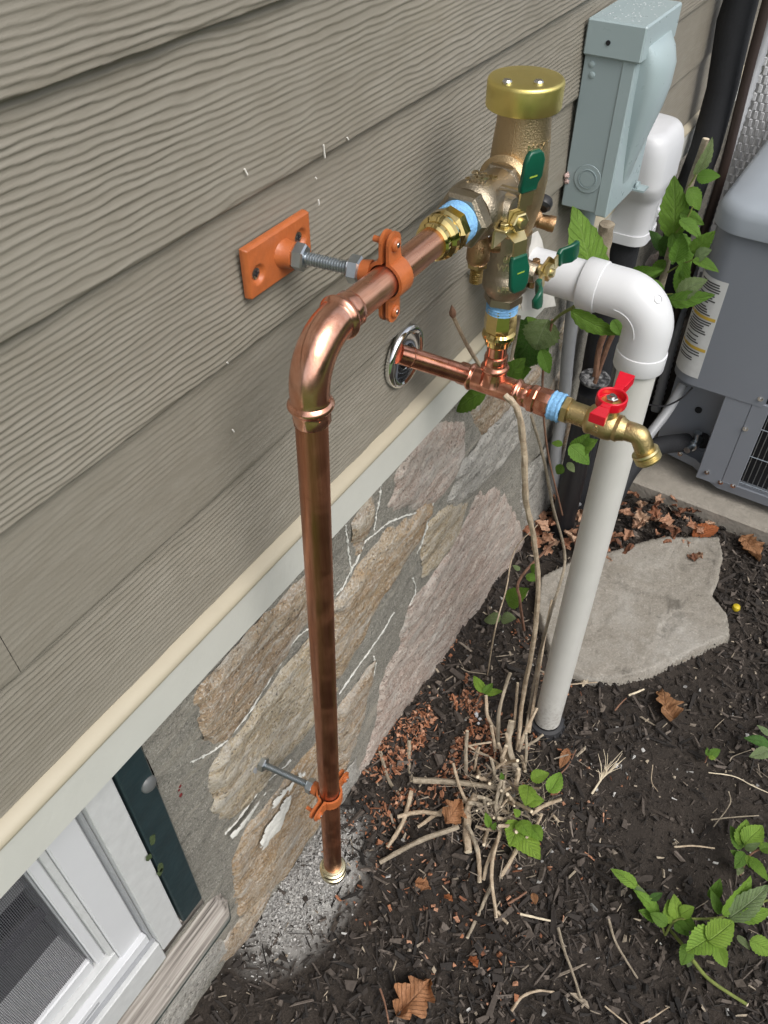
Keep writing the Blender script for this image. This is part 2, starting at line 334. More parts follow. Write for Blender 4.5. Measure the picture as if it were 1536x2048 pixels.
M = dict(
    siding=mat_siding(),
    copper=mat_copper('aged_copper', (.44, .18, .10), (.54, .245, .145), .38),
    copper_run=mat_copper('bright_copper', (.66, .31, .19), (.88, .49, .33), .30, (3, 60, 60)),
    copper_fit=mat_copper('polished_copper_fitting', (.72, .33, .21), (.92, .52, .38), .22, (14, 14, 9)),
    copper_tee=mat_copper('rosy_copper', (.55, .22, .14), (.80, .40, .28), .2, (12, 12, 12)),
    bronze=mat_cast('cast_bronze', (.62, .47, .28)), bronze_grey=mat_cast('grey_cast_bronze', (.42, .36, .27), .36),
    bronze_red=mat_cast('reddish_bronze', (.52, .33, .18), .36), brass_satin=mat_cast('satin_brass', (.60, .46, .22), .3),
    brass=simple('polished_brass', (.80, .62, .26), .1, 1, .25, 60, rvar=.06), nutz=simple('yellow_zinc', (.66, .57, .31), .36, 1, .08, 90),
    gold=simple('gold_cap', (.82, .69, .24), .38, 1, .05, 30, bumpd=.00008, bscale=700),
    steel=simple('stainless', (.68, .67, .64), .2, 1, .05), zinc=simple('zinc_plate', (.50, .54, .57), .34, 1, .2, 120),
    chrome=simple('chrome', (.86, .86, .86), .05, 1, .02, rvar=.03),
    orange=simple('orange_enamel', (.43, .12, .035), .36, 0, .25, 90, bumpd=.0003, bscale=300),
    tape=simple('blue_thread_tape', (.22, .47, .78), .7, 0, .3, 240, bumpd=.0016, bscale=330),
    green=simple('green_vinyl', (.003, .075, .042), .33, 0, .1), gold_print=simple('yellow_print', (.30, .42, .05), .5),
    red=simple('red_vinyl', (.62, .006, .022), .3, 0, .08), black=simple('black_plastic', (.015, .015, .017), .4),
    pvc=simple('white_pvc', (.66, .67, .685), .32, 0, .05, 14), pvc_old=simple('scuffed_pvc', (.58, .575, .545), .42, 0, .1, 25),
    white=simple('white_vinyl', (.60, .61, .63), .38, 0, .04, 20), white_dirty=simple('grimy_white_vinyl', (.54, .55, .55), .5, 0, .16, 60, bumpd=.0004, bscale=200),
    box=simple('grey_blue_enamel', (.30, .37, .385), .36, 0, .04, 20), box_hi=simple('grey_blue_cover', (.335, .415, .43), .3, 0, .03, 20),
    trim=simple('pale_trim_board', (.56, .565, .52), .5, 0, .05, 30, bumpd=.0003, bscale=160), cap=simple('cream_drip_cap', (.43, .385, .29), .45, 0, .06, 18),
    conduit=simple('grey_conduit', (.30, .31, .325), .42), ac=simple('grey_condenser_paint', (.225, .245, .28), .42, 0, .05, 8),
    ac_lid=simple('grey_condenser_lid', (.31, .345, .385), .4, 0, .05, 8), foam=simple('black_foam', (.012, .013, .016), .75, 0, .3, 60, bumpd=.0008, bscale=160),
    dark=simple('dark_interior', (.01, .01, .012), .8), concrete=simple('concrete', (.30, .275, .235), .9, 0, .28, 30, bumpd=.0025, bscale=120),
    mortar=mat_mortar(), ridge=simple('mortar_line', (.62, .62, .58), .9, 0, .25, 200, bumpd=.001, bscale=500),
    stone=[mat_stone('brown_schist', (.19, .125, .075), (.34, .245, .155), (.40, .335, .24)), mat_stone('tan_schist', (.25, .19, .12), (.40, .325, .215), (.45, .40, .31)),
           mat_stone('pink_schist', (.26, .19, .15), (.42, .33, .28), (.46, .41, .36)), mat_stone('grey_schist', (.19, .18, .16), (.31, .30, .27), (.40, .39, .36)),
           mat_stone('rust_schist', (.24, .14, .07), (.36, .25, .14), (.38, .31, .22))],
    slab=mat_stone('flagstone', (.17, .152, .122), (.255, .232, .195), (.30, .28, .245), .3),
    soil=mat_soil(), dkgreen=simple('dark_green_paint', (.018, .035, .04), .32, 0, .4, 40, bumpd=.0008, bscale=60), moss=simple('old_green_paint', (.06, .085, .035), .6, 0, .4, 90),
    glass=simple('window_glass', (.02, .022, .028), .08, 0, .02), screen=simple('screen_mesh', (.09, .09, .10), .6), blind=simple('window_blind', (.07, .07, .085), .6, 0, .3, 50),
    leaf=mat_leaf('green_leaf', (.07, .17, .018), (.13, .27, .035), (.28, .42, .12)), leaf_dark=mat_leaf('dark_leaf', (.035, .11, .015), (.07, .18, .03), (.22, .34, .12), .15),
    leaf_pale=mat_leaf('pale_leaf', (.13, .21, .075), (.22, .31, .14), (.50, .58, .38)), leaf_new=mat_leaf('young_leaf', (.11, .25, .025), (.22, .39, .05), (.32, .46, .12)),
    dead=mat_leaf('dead_leaf', (.24, .115, .05), (.40, .22, .11), (.14, .07, .035), .1), dead_red=mat_leaf('rust_leaf', (.30, .09, .03), (.42, .16, .06), (.13, .05, .02), .1),
    twig=mat_bark('dry_twig', (.30, .22, .145), (.58, .48, .35)), bark=mat_bark('grey_bark', (.22, .18, .13), (.42, .36, .27), 90), stalk=mat_bark('green_stalk', (.13, .17, .03), (.22, .26, .06), 30),
    cut=simple('cut_wood', (.66, .57, .42), .8), red_stem=mat_bark('reddish_stem', (.15, .07, .045), (.28, .15, .09)), dark_cable=simple('dark_cable_jacket', (.035, .022, .018), .5),
    chip=mat_tint('mulch_chips', [(0, (.008, .007, .0065)), (.45, (.038, .030, .025)), (.70, (.095, .076, .062)), (.88, (.20, .165, .14)), (1, (.50, .42, .31))]),
    brick=mat_tint('brick_red_chips', [(0, (.17, .065, .032)), (.5, (.40, .16, .075)), (1, (.60, .33, .21))]), dust=mat_tint('pale_stone_chips', [(0, (.26, .255, .245)), (.6, (.52, .51, .49)), (1, (.80, .79, .76))]),
    cement=simple('pipe_cement', (.10, .085, .09), .7),
    raised=simple('raised_lettering', (.66, .58, .42), .3, 1),
    label=simple('label_paper', (.66, .67, .66), .6), ink=simple('label_ink', (.06, .06, .06), .7), amber=simple('label_yellow', (.62, .42, .06), .6), tagp=simple('paper_tag', (.62, .60, .56), .8),
    lawn=simple('lawn_grass', (.06, .12, .025), .9, 0, .4, 12), hedge=simple('hedge_green', (.04, .085, .02), .9, 0, .5, 3, bumpd=.05, bscale=6), yellow=simple('yellow_plastic', (.55, .42, .02), .5),
    scratch=simple('paint_chip', (.75, .73, .68), .7), spray=simple('sealant_foam', (.50, .36, .33), .8, bumpd=.003, bscale=90), rubber=simple('rubber', (.03, .03, .033), .55),
    silicone=simple('silicone_blob', (.11, .115, .115), .35),
)

def dirty_pipe():
    t = NT('scuffed_pipe_plastic'); n1 = t.noise(25, detail=4); n2 = t.noise(60, t.map((1, 1, .12)), 5, .7); n3 = t.noise(130, detail=5, rough=.7)
    sx = t.n('SeparateXYZ'); t.set(sx.inputs[0], t.world())
    col = t.mix(n1, (.54, .535, .505), (.62, .615, .58)); col = t.mix(t.ramp(n2, [(.66, 0), (.72, .35)]), col, (.33, .31, .28))
    sp = t.math('MULTIPLY', t.ramp(n3, [(.45, 0), (.66, 1)]), t.ramp(sx.outputs[2], [(.03, .6), (.16, 0)]))
    return t.out(t.mix(sp, col, (.16, .12, .085)), .45, 0, t.bump(n3, .0002))
M['pvc_old'] = dirty_pipe()
# ================================================================== THE SETTING
YW, YS = .452, .476                      # front of the siding, front of the stone foundation
# ---- ground
gx = np.concatenate([np.arange(-.3, 2.4, .012), np.linspace(2.4, 6, 30)]); gy = np.concatenate([np.linspace(-3, -1.0, 16)[:-1], np.arange(-1.0, .62, .012)])
GX, GY = np.meshgrid(gx, gy, indexing='ij')
def ground_h(x, y):
    return fbm(x * 5, y * 5, 3, 4) * .014 + fbm(x * 40, y * 40, 9, 3) * .006 + .012 * np.exp(-((x - .76) ** 2 + (y - .18) ** 2) / .02)
GZ = ground_h(GX, GY)
g = gridmesh('ground', np.stack([GX, GY, GZ], -1), M['soil']); tag(g, 'dark mulch bed along the foot of the house wall', kind='structure')
mb = MB(); mb.add([(-40, -60, -.03), (60, -60, -.03), (60, -2.9, -.03), (-40, -2.9, -.03)], [(0, 1, 2, 3)])
mb.add([(-40, -2.9, -.03), (-.25, -2.9, -.03), (-.25, 12, -.03), (-40, 12, -.03)], [(0, 1, 2, 3)])
mb.add([(5.9, -2.9, -.03), (60, -2.9, -.03), (60, 12, -.03), (5.9, 12, -.03)], [(0, 1, 2, 3)])
tag(obj('lawn', mb, M['lawn']), 'lawn beyond the planting bed', kind='structure')
# hedge over the lawn, opposite the wall
n = 90; hx = np.linspace(-14, 16, n); ang = np.linspace(0, PI, 14)
HX, HA = np.meshgrid(hx, ang, indexing='ij'); rr = 1 + .25 * fbm(HX * 1.3, HA * 2, 21, 4)
g = gridmesh('hedge', np.stack([HX, -7.5 - 1.2 * np.cos(HA) * rr, -.03 + 2.6 * np.sin(HA) * rr * 1.0], -1), M['hedge']); tag(g, 'tall clipped hedge across the lawn from the wall', 'hedge', kind='thing')

# ---- lapped siding: boards are pieces of the house wall
wall = thing('house_wall', (1.5, .47, .85), 'house wall clad in taupe wood-grain lap siding', 'wall'); wall['kind'] = 'structure'
mb = MB(); box(mb, (-1.6, .4665, .80), (6, .62, 2.75)); obj('sheathing', mb, M['dark'], wall)
def grain(x, z, k):
    s = 5 * k
    warp = .0125 * fbm(x * 1.3, z * 9, s, 3) + .0046 * fbm(x * 7, z * 24, s + 7, 3) + .0019 * fbm(x * 34, z * 80, s + 3, 3)
    if k == 1: warp = warp + .014 * fbm(x * 3.2 + 4, z * 9, s + 11, 3)
    ph = (z - .85 - EXPO * k + warp) / (.0060 * (1 + .10 * fbm(x * .7, z * 13, s + 13, 2))) * 2 * PI
    A = np.clip(.70 + .9 * fbm(x * 2.2 + 3, z * 14, s + 17, 3), .0, 1.0)
    if k == 1: A = A * np.clip(.75 + 1.4 * fbm(x * 2.4, z * 10, s + 19, 3), 0.25, 1)
    w = np.sin(ph + .5 * np.sin(ph)); prof = np.where(w > 0, w ** 2.6 * 1.15, w * .42) * (.75 + .5 * vnoise(x * 30, z * 160, s + 5))
    return A * prof * .00105 + .00028 * fbm(x * 7, z * 40, s + 23, 3) + .00022 * fbm(x * 60, z * 300, s + 27, 2)
EXPO = .133
def board(k, x0, x1, fine=True):
    zb = .850 + EXPO * k; zt = zb + EXPO + .012
    if fine:
        xs = np.concatenate([np.arange(x0, min(x1, 1.25), .005), np.arange(max(x0, 1.25), x1, .013), [x1]]); zs = np.arange(zb, zt, .00115)
    else: xs = np.array([x0, x1]); zs = np.array([zb, zt])
    X, Z = np.meshgrid(xs, zs, indexing='ij'); t = (Z - zb) / (zt - zb)
    Y = YW + .0092 * t + (0 if not fine else -grain(X, Z, k))
    ed = np.exp(-((Z - zb) / .0016)); Y = Y + ed * .0014
    V = np.stack([X, Y, Z], -1)
    low = V[:, :1].copy(); low[..., 1] += .0098; V = np.concatenate([low, V], 1)
    return gridmesh('siding_board', V, M['siding'], wall)
for k in range(5):
    if k == 1: board(k, -.15, .1698); board(k, .1704, 3.4)
    else: board(k, -.15, 3.4)
for k in range(5, 14): board(k, -1.5, 5.5, False)
# little paint chips and scratches on the siding
mb = MB()
for (u, v, du, dv) in ((490, 338, 6, 12), (648, 290, 3, 26), (638, 400, 1, 10), (695, 275, 3, 5), (466, 860, 3, 4), (632, 355, 2, 3), (455, 725, 2, 2)):
    a = P(u, v, y=.4505); b = P(u + du, v + dv, y=.4505); w = Vector((.0005, 0, .00025))
    prism(mb, [a - w, a + w, b + w, b - w], (0, .0012, 0))
obj('paint_chip', mb, M['scratch'], wall)

# ---- water table trim: cream drip cap over a pale board
trim = thing('water_table_trim', (1.5, .45, .775), 'pale trim board with cream drip cap between siding and stone', 'trim'); trim['kind'] = 'structure'
prof = [(.470, .8535), (.456, .8535), (.4445, .8480), (.4405, .8450), (.4385, .8415), (.4385, .8375), (.4405, .8355), (.470, .8350)]
mb = MB(); prism(mb, [(-1.2, y, z) for y, z in prof], (6.6, 0, 0)); obj('drip_cap', mb, M['cap'], trim, 50)
mb = MB(); box(mb, (-1.2, .4425, .772), (5.4, .474, .8345), .002); obj('fascia_board', mb, M['trim'], trim)

# ---- stone foundation
found = thing('stone_foundation', (1.2, .48, 0), 'rough schist foundation wall with mortar joints below the trim', 'wall'); found['kind'] = 'structure'
def mort_y(x, z): return YS + .004 - .0045 + fbm(x * 6, z * 9, 31, 4) * .007 + fbm(x * 45, z * 60, 35, 4) * .0032 - np.clip((.18 - z) / .25, 0, 1) * .012
xs = np.concatenate([np.arange(.255, 1.5, .008), np.arange(1.5, 3.4, .03)]); zs = np.arange(-.08, .80, .008)
X, Z = np.meshgrid(xs, zs, indexing='ij'); gridmesh('mortar_face', np.stack([X, mort_y(X, Z), Z], -1), M['mortar'], found)
xs = np.arange(-.25, .262, .008); zs = np.arange(-.08, .262, .008); X, Z = np.meshgrid(xs, zs, indexing='ij')
gridmesh('mortar_face', np.stack([X, mort_y(X, Z) - .0005, Z], -1), M['mortar'], found)

def segdist(px, pz, poly):
    """signed distance (positive inside)"""
    d = np.full(px.shape, 1e9); ins = np.zeros(px.shape, bool); n = len(poly)
    for i in range(n):
        ax, az = poly[i]; bx, bz = poly[(i + 1) % n]; ex, ez = bx - ax, bz - az; L = ex * ex + ez * ez + 1e-12
        t = np.clip(((px - ax) * ex + (pz - az) * ez) / L, 0, 1); d = np.minimum(d, np.hypot(px - ax - t * ex, pz - az - t * ez))
        c = ((az > pz) != (bz > pz)) & (px < (bx - ax) * (pz - az) / (bz - az + 1e-12) + ax); ins ^= c
    return np.where(ins, d, -d)
def stone(poly, mat, seed, relief=.012, parent=found, name='stone', step=.006):
    a = np.array(poly); lo = a.min(0) - .01; hi = a.max(0) + .01
    X, Z = np.meshgrid(np.arange(lo[0], hi[0], step), np.arange(max(lo[1], -.06), hi[1], step), indexing='ij')
    D = segdist(X, Z, poly) + fbm(X * 24, Z * 40, seed, 5) * .018 + .0095
    ca = math.cos(.1); sa = math.sin(.1); U = X * ca - Z * sa; V2 = X * sa + Z * ca
    lay = fbm(U * 5, V2 * 40, seed + 5, 4); chunk = fbm(X * 11, Z * 11, seed + 9, 4)
    h = np.clip(D * .55, -.012, relief * .55) + np.where(D > 0, (lay * .0016 + chunk * .0060 + fbm(X * 70, Z * 90, seed + 12, 3) * .0024) * np.clip(D / .02, 0, 1), 0)
    Y = mort_y(X, Z) - h
    mask = (D[:-1, :-1] > -.009) | (D[1:, 1:] > -.009)
    return gridmesh(name, np.stack([X, Y, Z], -1), mat, parent, mask=mask)
def cp(pts):      # outlines read off the wall
    return [(lambda p: (p.x, p.z))(P(380 + a / 2.0757, 900 + b / 2.0757, y=YS)) for a, b in pts]
ST = M['stone']
outl = [
    (0, [(40, 1000), (120, 900), (250, 760), (400, 620), (500, 530), (505, 690), (420, 800), (330, 940), (240, 1060), (150, 1160), (70, 1190), (55, 1110)]),
    (1, [(130, 1250), (250, 1110), (345, 985), (440, 860), (520, 770), (560, 900), (600, 980), (560, 1080), (450, 1190), (330, 1330), (240, 1470), (170, 1530), (105, 1480), (95, 1320)]),
    (4, [(600, 640), (700, 500), (800, 350), (900, 290), (960, 235), (985, 250), (950, 350), (880, 450), (820, 560), (745, 690), (680, 830), (620, 930), (560, 850)]),
    (2, [(850, 180), (860, 100), (920, 0), (1020, -90), (1130, -100), (1120, 0), (1085, 80), (1040, 165), (980, 205), (830, 222)]),
    (0, [(680, 290), (745, 205), (742, 270), (722, 350), (700, 405), (685, 370)]),
    (3, [(1100, 90), (1160, 0), (1260, -110), (1400, -220), (1400, -60), (1300, 40), (1200, 130), (1090, 240), (1065, 200)]),
    (1, [(990, 300), (1060, 235), (1140, 240), (1110, 340), (1000, 490), (960, 510), (965, 420)]),
    (2, [(770, 1130), (790, 990), (880, 800), (905, 650), (1000, 530), (1090, 400), (1150, 300), (1190, 190), (1270, 180), (1330, 260), (1380, 400), (1330, 560), (1100, 830), (960, 1000), (810, 1190), (740, 1330), (690, 1330)]),
    (0, [(625, 1060), (700, 950), (750, 880), (742, 960), (705, 1100), (650, 1250), (620, 1330), (600, 1200)]),
    (4, [(190, 1700), (240, 1600), (300, 1500), (390, 1380), (470, 1290), (560, 1190), (590, 1330), (560, 1480), (480, 1600), (380, 1760), (200, 1900)]),
    (3, [(600, 1370), (660, 1290), (700, 1350), (640, 1460), (560, 1560), (545, 1500)]),
    (3, [(1370, 180), (1410, 60), (1500, -60), (1530, 60), (1480, 240), (1400, 380)]),
    (0, [(1180, -170), (1300, -330), (1420, -420), (1440, -300), (1330, -190), (1220, -90)]),
]
for i, (m, pl) in enumerate(outl): stone(cp(pl), ST[m], 3 * i + 1, relief=.011 + .003 * (i % 3))
far = [(1.52, .42, .16, .10), (1.55, .58, .17, .07), (1.66, .70, .15, .06), (1.78, .50, .2, .10), (1.60, .20, .15, .13), (1.80, .24, .18, .16), (1.95, .66, .18, .08), (2.1, .42, .22, .14), (2.25, .16, .2, .16), (2.35, .66, .2, .08)]
for i, (a, b, rx, rz) in enumerate(far):
    pl = [(a + rx * .55 * math.cos(t) * random.uniform(.8, 1.15), b + rz * .55 * math.sin(t) * random.uniform(.8, 1.2)) for t in [k * PI / 4.5 for k in range(9)]]
    stone(pl, ST[i % 5], 50 + 3 * i, step=.012)
for i, (a, b, rx, rz) in enumerate([(.12, .09, .28, .10), (.30, .04, .12, .06), (-.1, .05, .14, .08)]):
    pl = [(a + rx * .55 * math.cos(t) * random.uniform(.8, 1.15), b + rz * .55 * math.sin(t) * random.uniform(.8, 1.2)) for t in [k * PI / 4.5 for k in range(9)]]
    stone(pl, ST[(3, 0, 2)[i]], 90 + 3 * i)
# raised pale mortar lines
def mort_line(pts, r=.0018):
    path = []
    for a, b in pts:
        p = P(380 + a / 2.0757, 900 + b / 2.0757, y=YS); path.append(p)
    path = spline(path, 14)
    for i, p in enumerate(path):
        p.y = float(mort_y(np.array(p.x), np.array(p.z))) - .0012; p.z += .0014 * math.sin(i * 1.9) * random.random(); p.x += .001 * math.sin(i * 2.7)
    mb = MB(); tube(mb, path, lambda t: r * (.25 + 1.0 * random.random()), 6); obj('mortar_ridge', mb, M['ridge'], found)
for ln in ([(-10, 1290), (80, 1250), (180, 1160), (290, 1020), (380, 880), (440, 790), (500, 735)], [(600, 600), (655, 510), (720, 390), (780, 330), (860, 280), (950, 250)],
           [(640, 310), (655, 400), (662, 520)], [(790, 145), (775, 240), (760, 330)], [(150, 1600), (230, 1500), (300, 1400), (420, 1290)],
           [(610, 1010), (700, 880), (780, 770), (840, 670)], [(920, 530), (925, 590), (905, 640)], [(750, 850), (765, 900), (750, 980)], [(1000, 215), (970, 330), (940, 430)]):
    mort_line(ln)
# pale wash and plaster smear on the low brown stone
def smear(pl, seed):
    pl = cp(pl); a = np.array(pl); X, Z = np.meshgrid(np.arange(a[:, 0].min() - .01, a[:, 0].max() + .01, .003), np.arange(a[:, 1].min() - .01, a[:, 1].max() + .01, .003), indexing='ij')
    D = segdist(X, Z, pl) + fbm(X * 50, Z * 90, seed, 4) * .012 - .003; Y = mort_y(X, Z) - .0105 - np.clip(D, 0, .002)
    gridmesh('plaster_smear', np.stack([X, Y, Z], -1), M['ridge'], found, mask=(D[:-1, :-1] > 0))
smear([(240, 1660), (290, 1570), (345, 1480), (385, 1410), (392, 1460), (345, 1560), (290, 1630)], 77); smear([(310, 1470), (360, 1400), (440, 1320), (450, 1330), (370, 1420), (320, 1490)], 81); smear([(150, 1600), (230, 1500), (300, 1400), (310, 1410), (240, 1510), (165, 1610)], 83)
mb = MB()
for (u, v, s) in ((359, 1572, 6), (361, 1590, 7), (357, 1580, 4)):
    c = P(u, v, y=.476); lathe(mb, (c.x, float(mort_y(np.array(c.x), np.array(c.z))) - .0012, c.z), (0, 1, 0), [(.0012 * s / 3, 0), (.0014 * s / 3, .002)], 7)
obj('paint_drip', mb, simple('dark_red_paint', (.16, .01, .012), .5), found)

# ================================================================== BASEMENT WINDOW (left of the foundation)
win = thing('basement_window', (.0, .50, .26), 'white vinyl basement window with insect screen under the trim board', 'window')
def zbar(name, x0, x1, y0, y1, z0, z1, mat, par=None, bev=.001):
    mb = MB(); box(mb, (x0, y0, z0), (x1, y1, z1), bev); return obj(name, mb, mat, par)
ZT = .79
zbar('casing', .168, .2065, .4665, .52, .29, ZT, M['white_dirty'], win)
zbar('casing_strip', .163, .1675, .478, .52, .32, ZT, M['conduit'], win)
zbar('jamb', .122, .1625, .487, .56, .33, ZT, M['white'], win, .002)
zbar('jamb_step', .113, .1215, .4915, .56, .345, ZT, M['white_dirty'], win)
zbar('sash_stile', .098, .1125, .497, .56, .37, ZT, M['white'], win, .002)
zbar('screen_frame', .0945, .0975, .500, .56, .38, ZT, M['conduit'], win)
zbar('sill_board', -1.2, .1675, .4670, .52, .262, .3195, M['white_dirty'], win, .0015)
zbar('sill_groove', -1.2, .1675, .4740, .52, .3196, .3225, M['conduit'], win, 0)
zbar('sill_track', -1.2, .1625, .479, .56, .323, .345, M['white'], win, .001)
zbar('sill_rail', -1.2, .1215, .489, .56, .3455, .370, M['white_dirty'], win, .001)
zbar('sash_rail', -1.2, .0945, .498, .56, .3705, .398, M['white'], win, .002)
zbar('weep_slot', -.0, .07, .4783, .4795, .330, .335, M['conduit'], win, 0)
zbar('glass_pane', -1.2, .094, .556, .560, .39, ZT, M['glass'], win, 0)
for z, m in ((.50, 'blind'), (.585, 'conduit'), (.62, 'blind'), (.66, 'conduit'), (.70, 'blind'), (.735, 'conduit')): zbar('window_blind', -1.2, .094, .536, .542, z, z + .022, M[m], win, 0)
mb = MB()
for i in range(250):
    x = .0935 - i * .0022; box(mb, (x - .00035, .5035, .398), (x + .00035, .5042, ZT))
for i in range(90):
    z = .40 + i * .0045; box(mb, (-.45, .5043, z - .00012), (.0935, .5047, z + .00012))
s = obj('screen_mesh', mb, M['screen'], win, smooth=False); s['kind'] = 'stuff'
# green painted frame post and weathered wooden sill
post = thing('green_frame_post', (.23, .47, .29), 'dark green painted wood post beside the white window casing', 'post')
zbar('post_board', .2095, .250, .4635, .53, .300, ZT, M['dkgreen'], post, .002)
mb = MB()
for (u, v, s) in ((305, 1680, 12), (322, 1735, 10), (298, 1715, 8), (320, 1745, 9)):
    c = P(u, v, y=.4633); pts = [(c.x + .0006 * s * math.cos(t) * random.uniform(.5, 1.2), .4628, c.z + .0011 * s * math.sin(t) * random.uniform(.5, 1.2)) for t in [k * PI / 4 for k in range(8)]]
    prism(mb, pts, (0, .0010, 0))
s = obj('flaked_paint', mb, M['moss'], post, smooth=False); s['kind'] = 'stuff'
c = P(297, 1568, y=.463); mb = MB(); lathe(mb, (c.x, .4640, c.z), (0, -1, .2), [(.011, 0), (.0105, .003), (.008, .0055), (.003, .007)], 14); obj('sealant_blob', mb, M['silicone'], post)
xs = np.arange(-1.1, .288, .006); zs = np.linspace(0, 1, 46)
X, T = np.meshgrid(xs, zs, indexing='ij')
prof_y = np.interp(T, [0, .42, .5, .62, 1], [.470, .4465, .4460, .4470, .500]); prof_z = np.interp(T, [0, .42, .5, .62, 1], [.180, .1845, .193, .205, .262])
gr = fbm(X * 5, T * 60, 41, 3); Z = prof_z + gr * .0022 * (T > .3); Y = prof_y - gr * .0014 * (T < .6) + np.where(X > .272, (X - .272) * 1.2, 0)
def mat_oldwood():
    t = NT('weathered_sill_wood'); a = t.noise(1, t.map((4, 160, 160)), 5, .6); b = t.noise(16, t.map((.6, 1, 1)), 4); 
    col = t.ramp(a, [(.34, (.07, .062, .055)), (.47, (.24, .215, .19)), (.62, (.40, .37, .335))]); col = t.mix(t.ramp(b, [(.63, 0), (.66, 1)]), col, (.055, .065, .07))
    sx = t.n('SeparateXYZ'); t.set(sx.inputs[0], t.world()); f = t.ramp(t.math('ADD', sx.outputs[2], t.math('MULTIPLY', b, .02)), [(.2, 1), (.212, 0)])
    return t.out(t.mix(f, col, (.035, .05, .045)), .8, 0, t.bump(a, .003))
sill = thing('wooden_sill', (.0, .47, .18), 'weathered bare wooden sill below the basement window', 'sill')
gridmesh('sill_plank', np.stack([X, Y, Z], -1), mat_oldwood(), sill)

# ================================================================== MULCH, CHIPS, LITTER
def chips(name, pts, lens, wid, tint, mat, label, lift=.004, flat=.35):
    n = len(pts); yaw = rng.random(n) * 2 * PI; pit = rng.normal(0, flat, n); rol = rng.normal(0, flat * 1.3, n)
    h = wid * rng.uniform(.25, .6, n)
    base = np.array([(-1, -1, -1), (1, -1, -1), (1, 1, -1), (-1, 1, -1), (-1, -1, 1), (1, -1, 1), (1, 1, 1), (-1, 1, 1)], float) * .5
    V = np.repeat(base[None], n, 0) + rng.normal(0, .11, (n, 8, 3)); tp = rng.uniform(.35, 1.0, n)
    V[:, (1, 2, 5, 6), 1] *= tp[:, None]; V[:, (0, 3, 4, 7), 1] *= rng.uniform(.3, 1, n)[:, None]; V[:, (0, 4), 0] += rng.uniform(-.25, .1, n)[:, None]; V[:, (2, 6), 0] += rng.uniform(-.1, .3, n)[:, None]; V *= np.stack([lens, wid, h], -1)[:, None]
    cy, sy = np.cos(yaw), np.sin(yaw); cp_, sp_ = np.cos(pit), np.sin(pit); cr, sr = np.cos(rol), np.sin(rol)
    x, y, z = V[..., 0], V[..., 1], V[..., 2]
    y, z = y * cr[:, None] - z * sr[:, None], y * sr[:, None] + z * cr[:, None]
    x, z = x * cp_[:, None] + z * sp_[:, None], -x * sp_[:, None] + z * cp_[:, None]
    x, y = x * cy[:, None] - y * sy[:, None], x * sy[:, None] + y * cy[:, None]
    gz = ground_h(pts[:, 0], pts[:, 1]) + lift * rng.random(n)
    V = np.stack([x + pts[:, :1], y + pts[:, 1:2], z + gz[:, None]], -1).reshape(-1, 3)
    F = np.array([(4, 5, 6, 7), (0, 1, 5, 4), (1, 2, 6, 5), (2, 3, 7, 6), (3, 0, 4, 7)]); Q = (F[None] + (np.arange(n) * 8)[:, None, None]).reshape(-1, 4)
    o = rawmesh(name, V, Q, mat, None, tint=np.repeat(tint, 8), smooth=False); return tag(o, label, kind='stuff')
N = 32000
pts = np.stack([rng.uniform(.0, 2.05, N), rng.uniform(-.95, .47, N)], -1)
dens = fbm(pts[:, 0] * 4, pts[:, 1] * 4, 55, 3); bare = np.exp(-((pts[:, 0] - .95) ** 2 / .09 + (pts[:, 1] + .12) ** 2 / .03)); keep = rng.random(N) < np.clip(.85 + 1.0 * dens - .75 * bare - 1.1 * np.exp(-((pts[:, 0] - .42) ** 2 / .006 + (pts[:, 1] - .44) ** 2 / .0022)), .06, 1)
pts = pts[keep]; n = len(pts)
chips('mulch', pts, rng.gamma(1.7, .0070, n) + .003, rng.gamma(2.0, .0023, n) + .0012, np.clip(rng.beta(1.5, 1.9, n) + .1 * dens[keep], 0, .985) ** 1.0, M['chip'], 'dark shredded bark mulch covering the bed', .010)
N = 30000; pts = np.stack([rng.uniform(.0, 2.0, N), rng.uniform(-.95, .46, N)], -1)
chips('fine_mulch', pts, rng.gamma(2, .0021, N) + .001, rng.gamma(2, .0008, N) + .0006, rng.beta(1.5, 1.9, N), M['chip'], 'fine crumbs of bark between the larger mulch pieces', .006, .5)
N = 420; pts = np.stack([rng.uniform(.2, 1.6, N), rng.uniform(-.6, .44, N)], -1)
chips('pale_wood_chips', pts, rng.gamma(2, .004, N) + .003, rng.gamma(2, .0011, N) + .001, np.full(N, 1.0) - rng.random(N) * .07, M['chip'], 'scattered pale wood splinters on the mulch', .013)
N = 3600; t = rng.random(N); cxx = .66 + .42 * t; cyy = .405 - .10 * t
pts = np.stack([cxx + rng.normal(0, .06, N), cyy + rng.normal(0, .055, N)], -1); k = (pts[:, 1] < .465) & (fbm(pts[:, 0] * 14, pts[:, 1] * 14, 61, 3) > -.02); pts = pts[k]; n = len(pts)
chips('brick_fragments', pts, rng.gamma(2, .0024, n) + .002, rng.gamma(2, .0016, n) + .0015, rng.random(n), M['brick'], 'orange red crumbs of broken brick strewn beside the wall', .012, .5)
N = 320; pts = np.stack([rng.uniform(.42, .95, N), rng.uniform(.0, .44, N)], -1)
chips('scattered_brick_crumbs', pts, rng.gamma(2, .0022, N) + .002, rng.gamma(2, .0014, N) + .001, rng.random(N), M['brick'], 'sparse brick crumbs scattered out over the dark mulch', .012, .5)
N = 9000; pts = np.stack([.425 + rng.normal(0, .055, N), .432 + rng.normal(0, .026, N)], -1); pts = pts[pts[:, 1] < .468]; n = len(pts)
chips('pale_stone_dust', pts, rng.gamma(2, .0009, n) + .0008, rng.gamma(2, .0006, n) + .0006, .35 + .55 * rng.random(n), M['dust'], 'white drilling debris spilled at the foot of the wall', .010, .5)
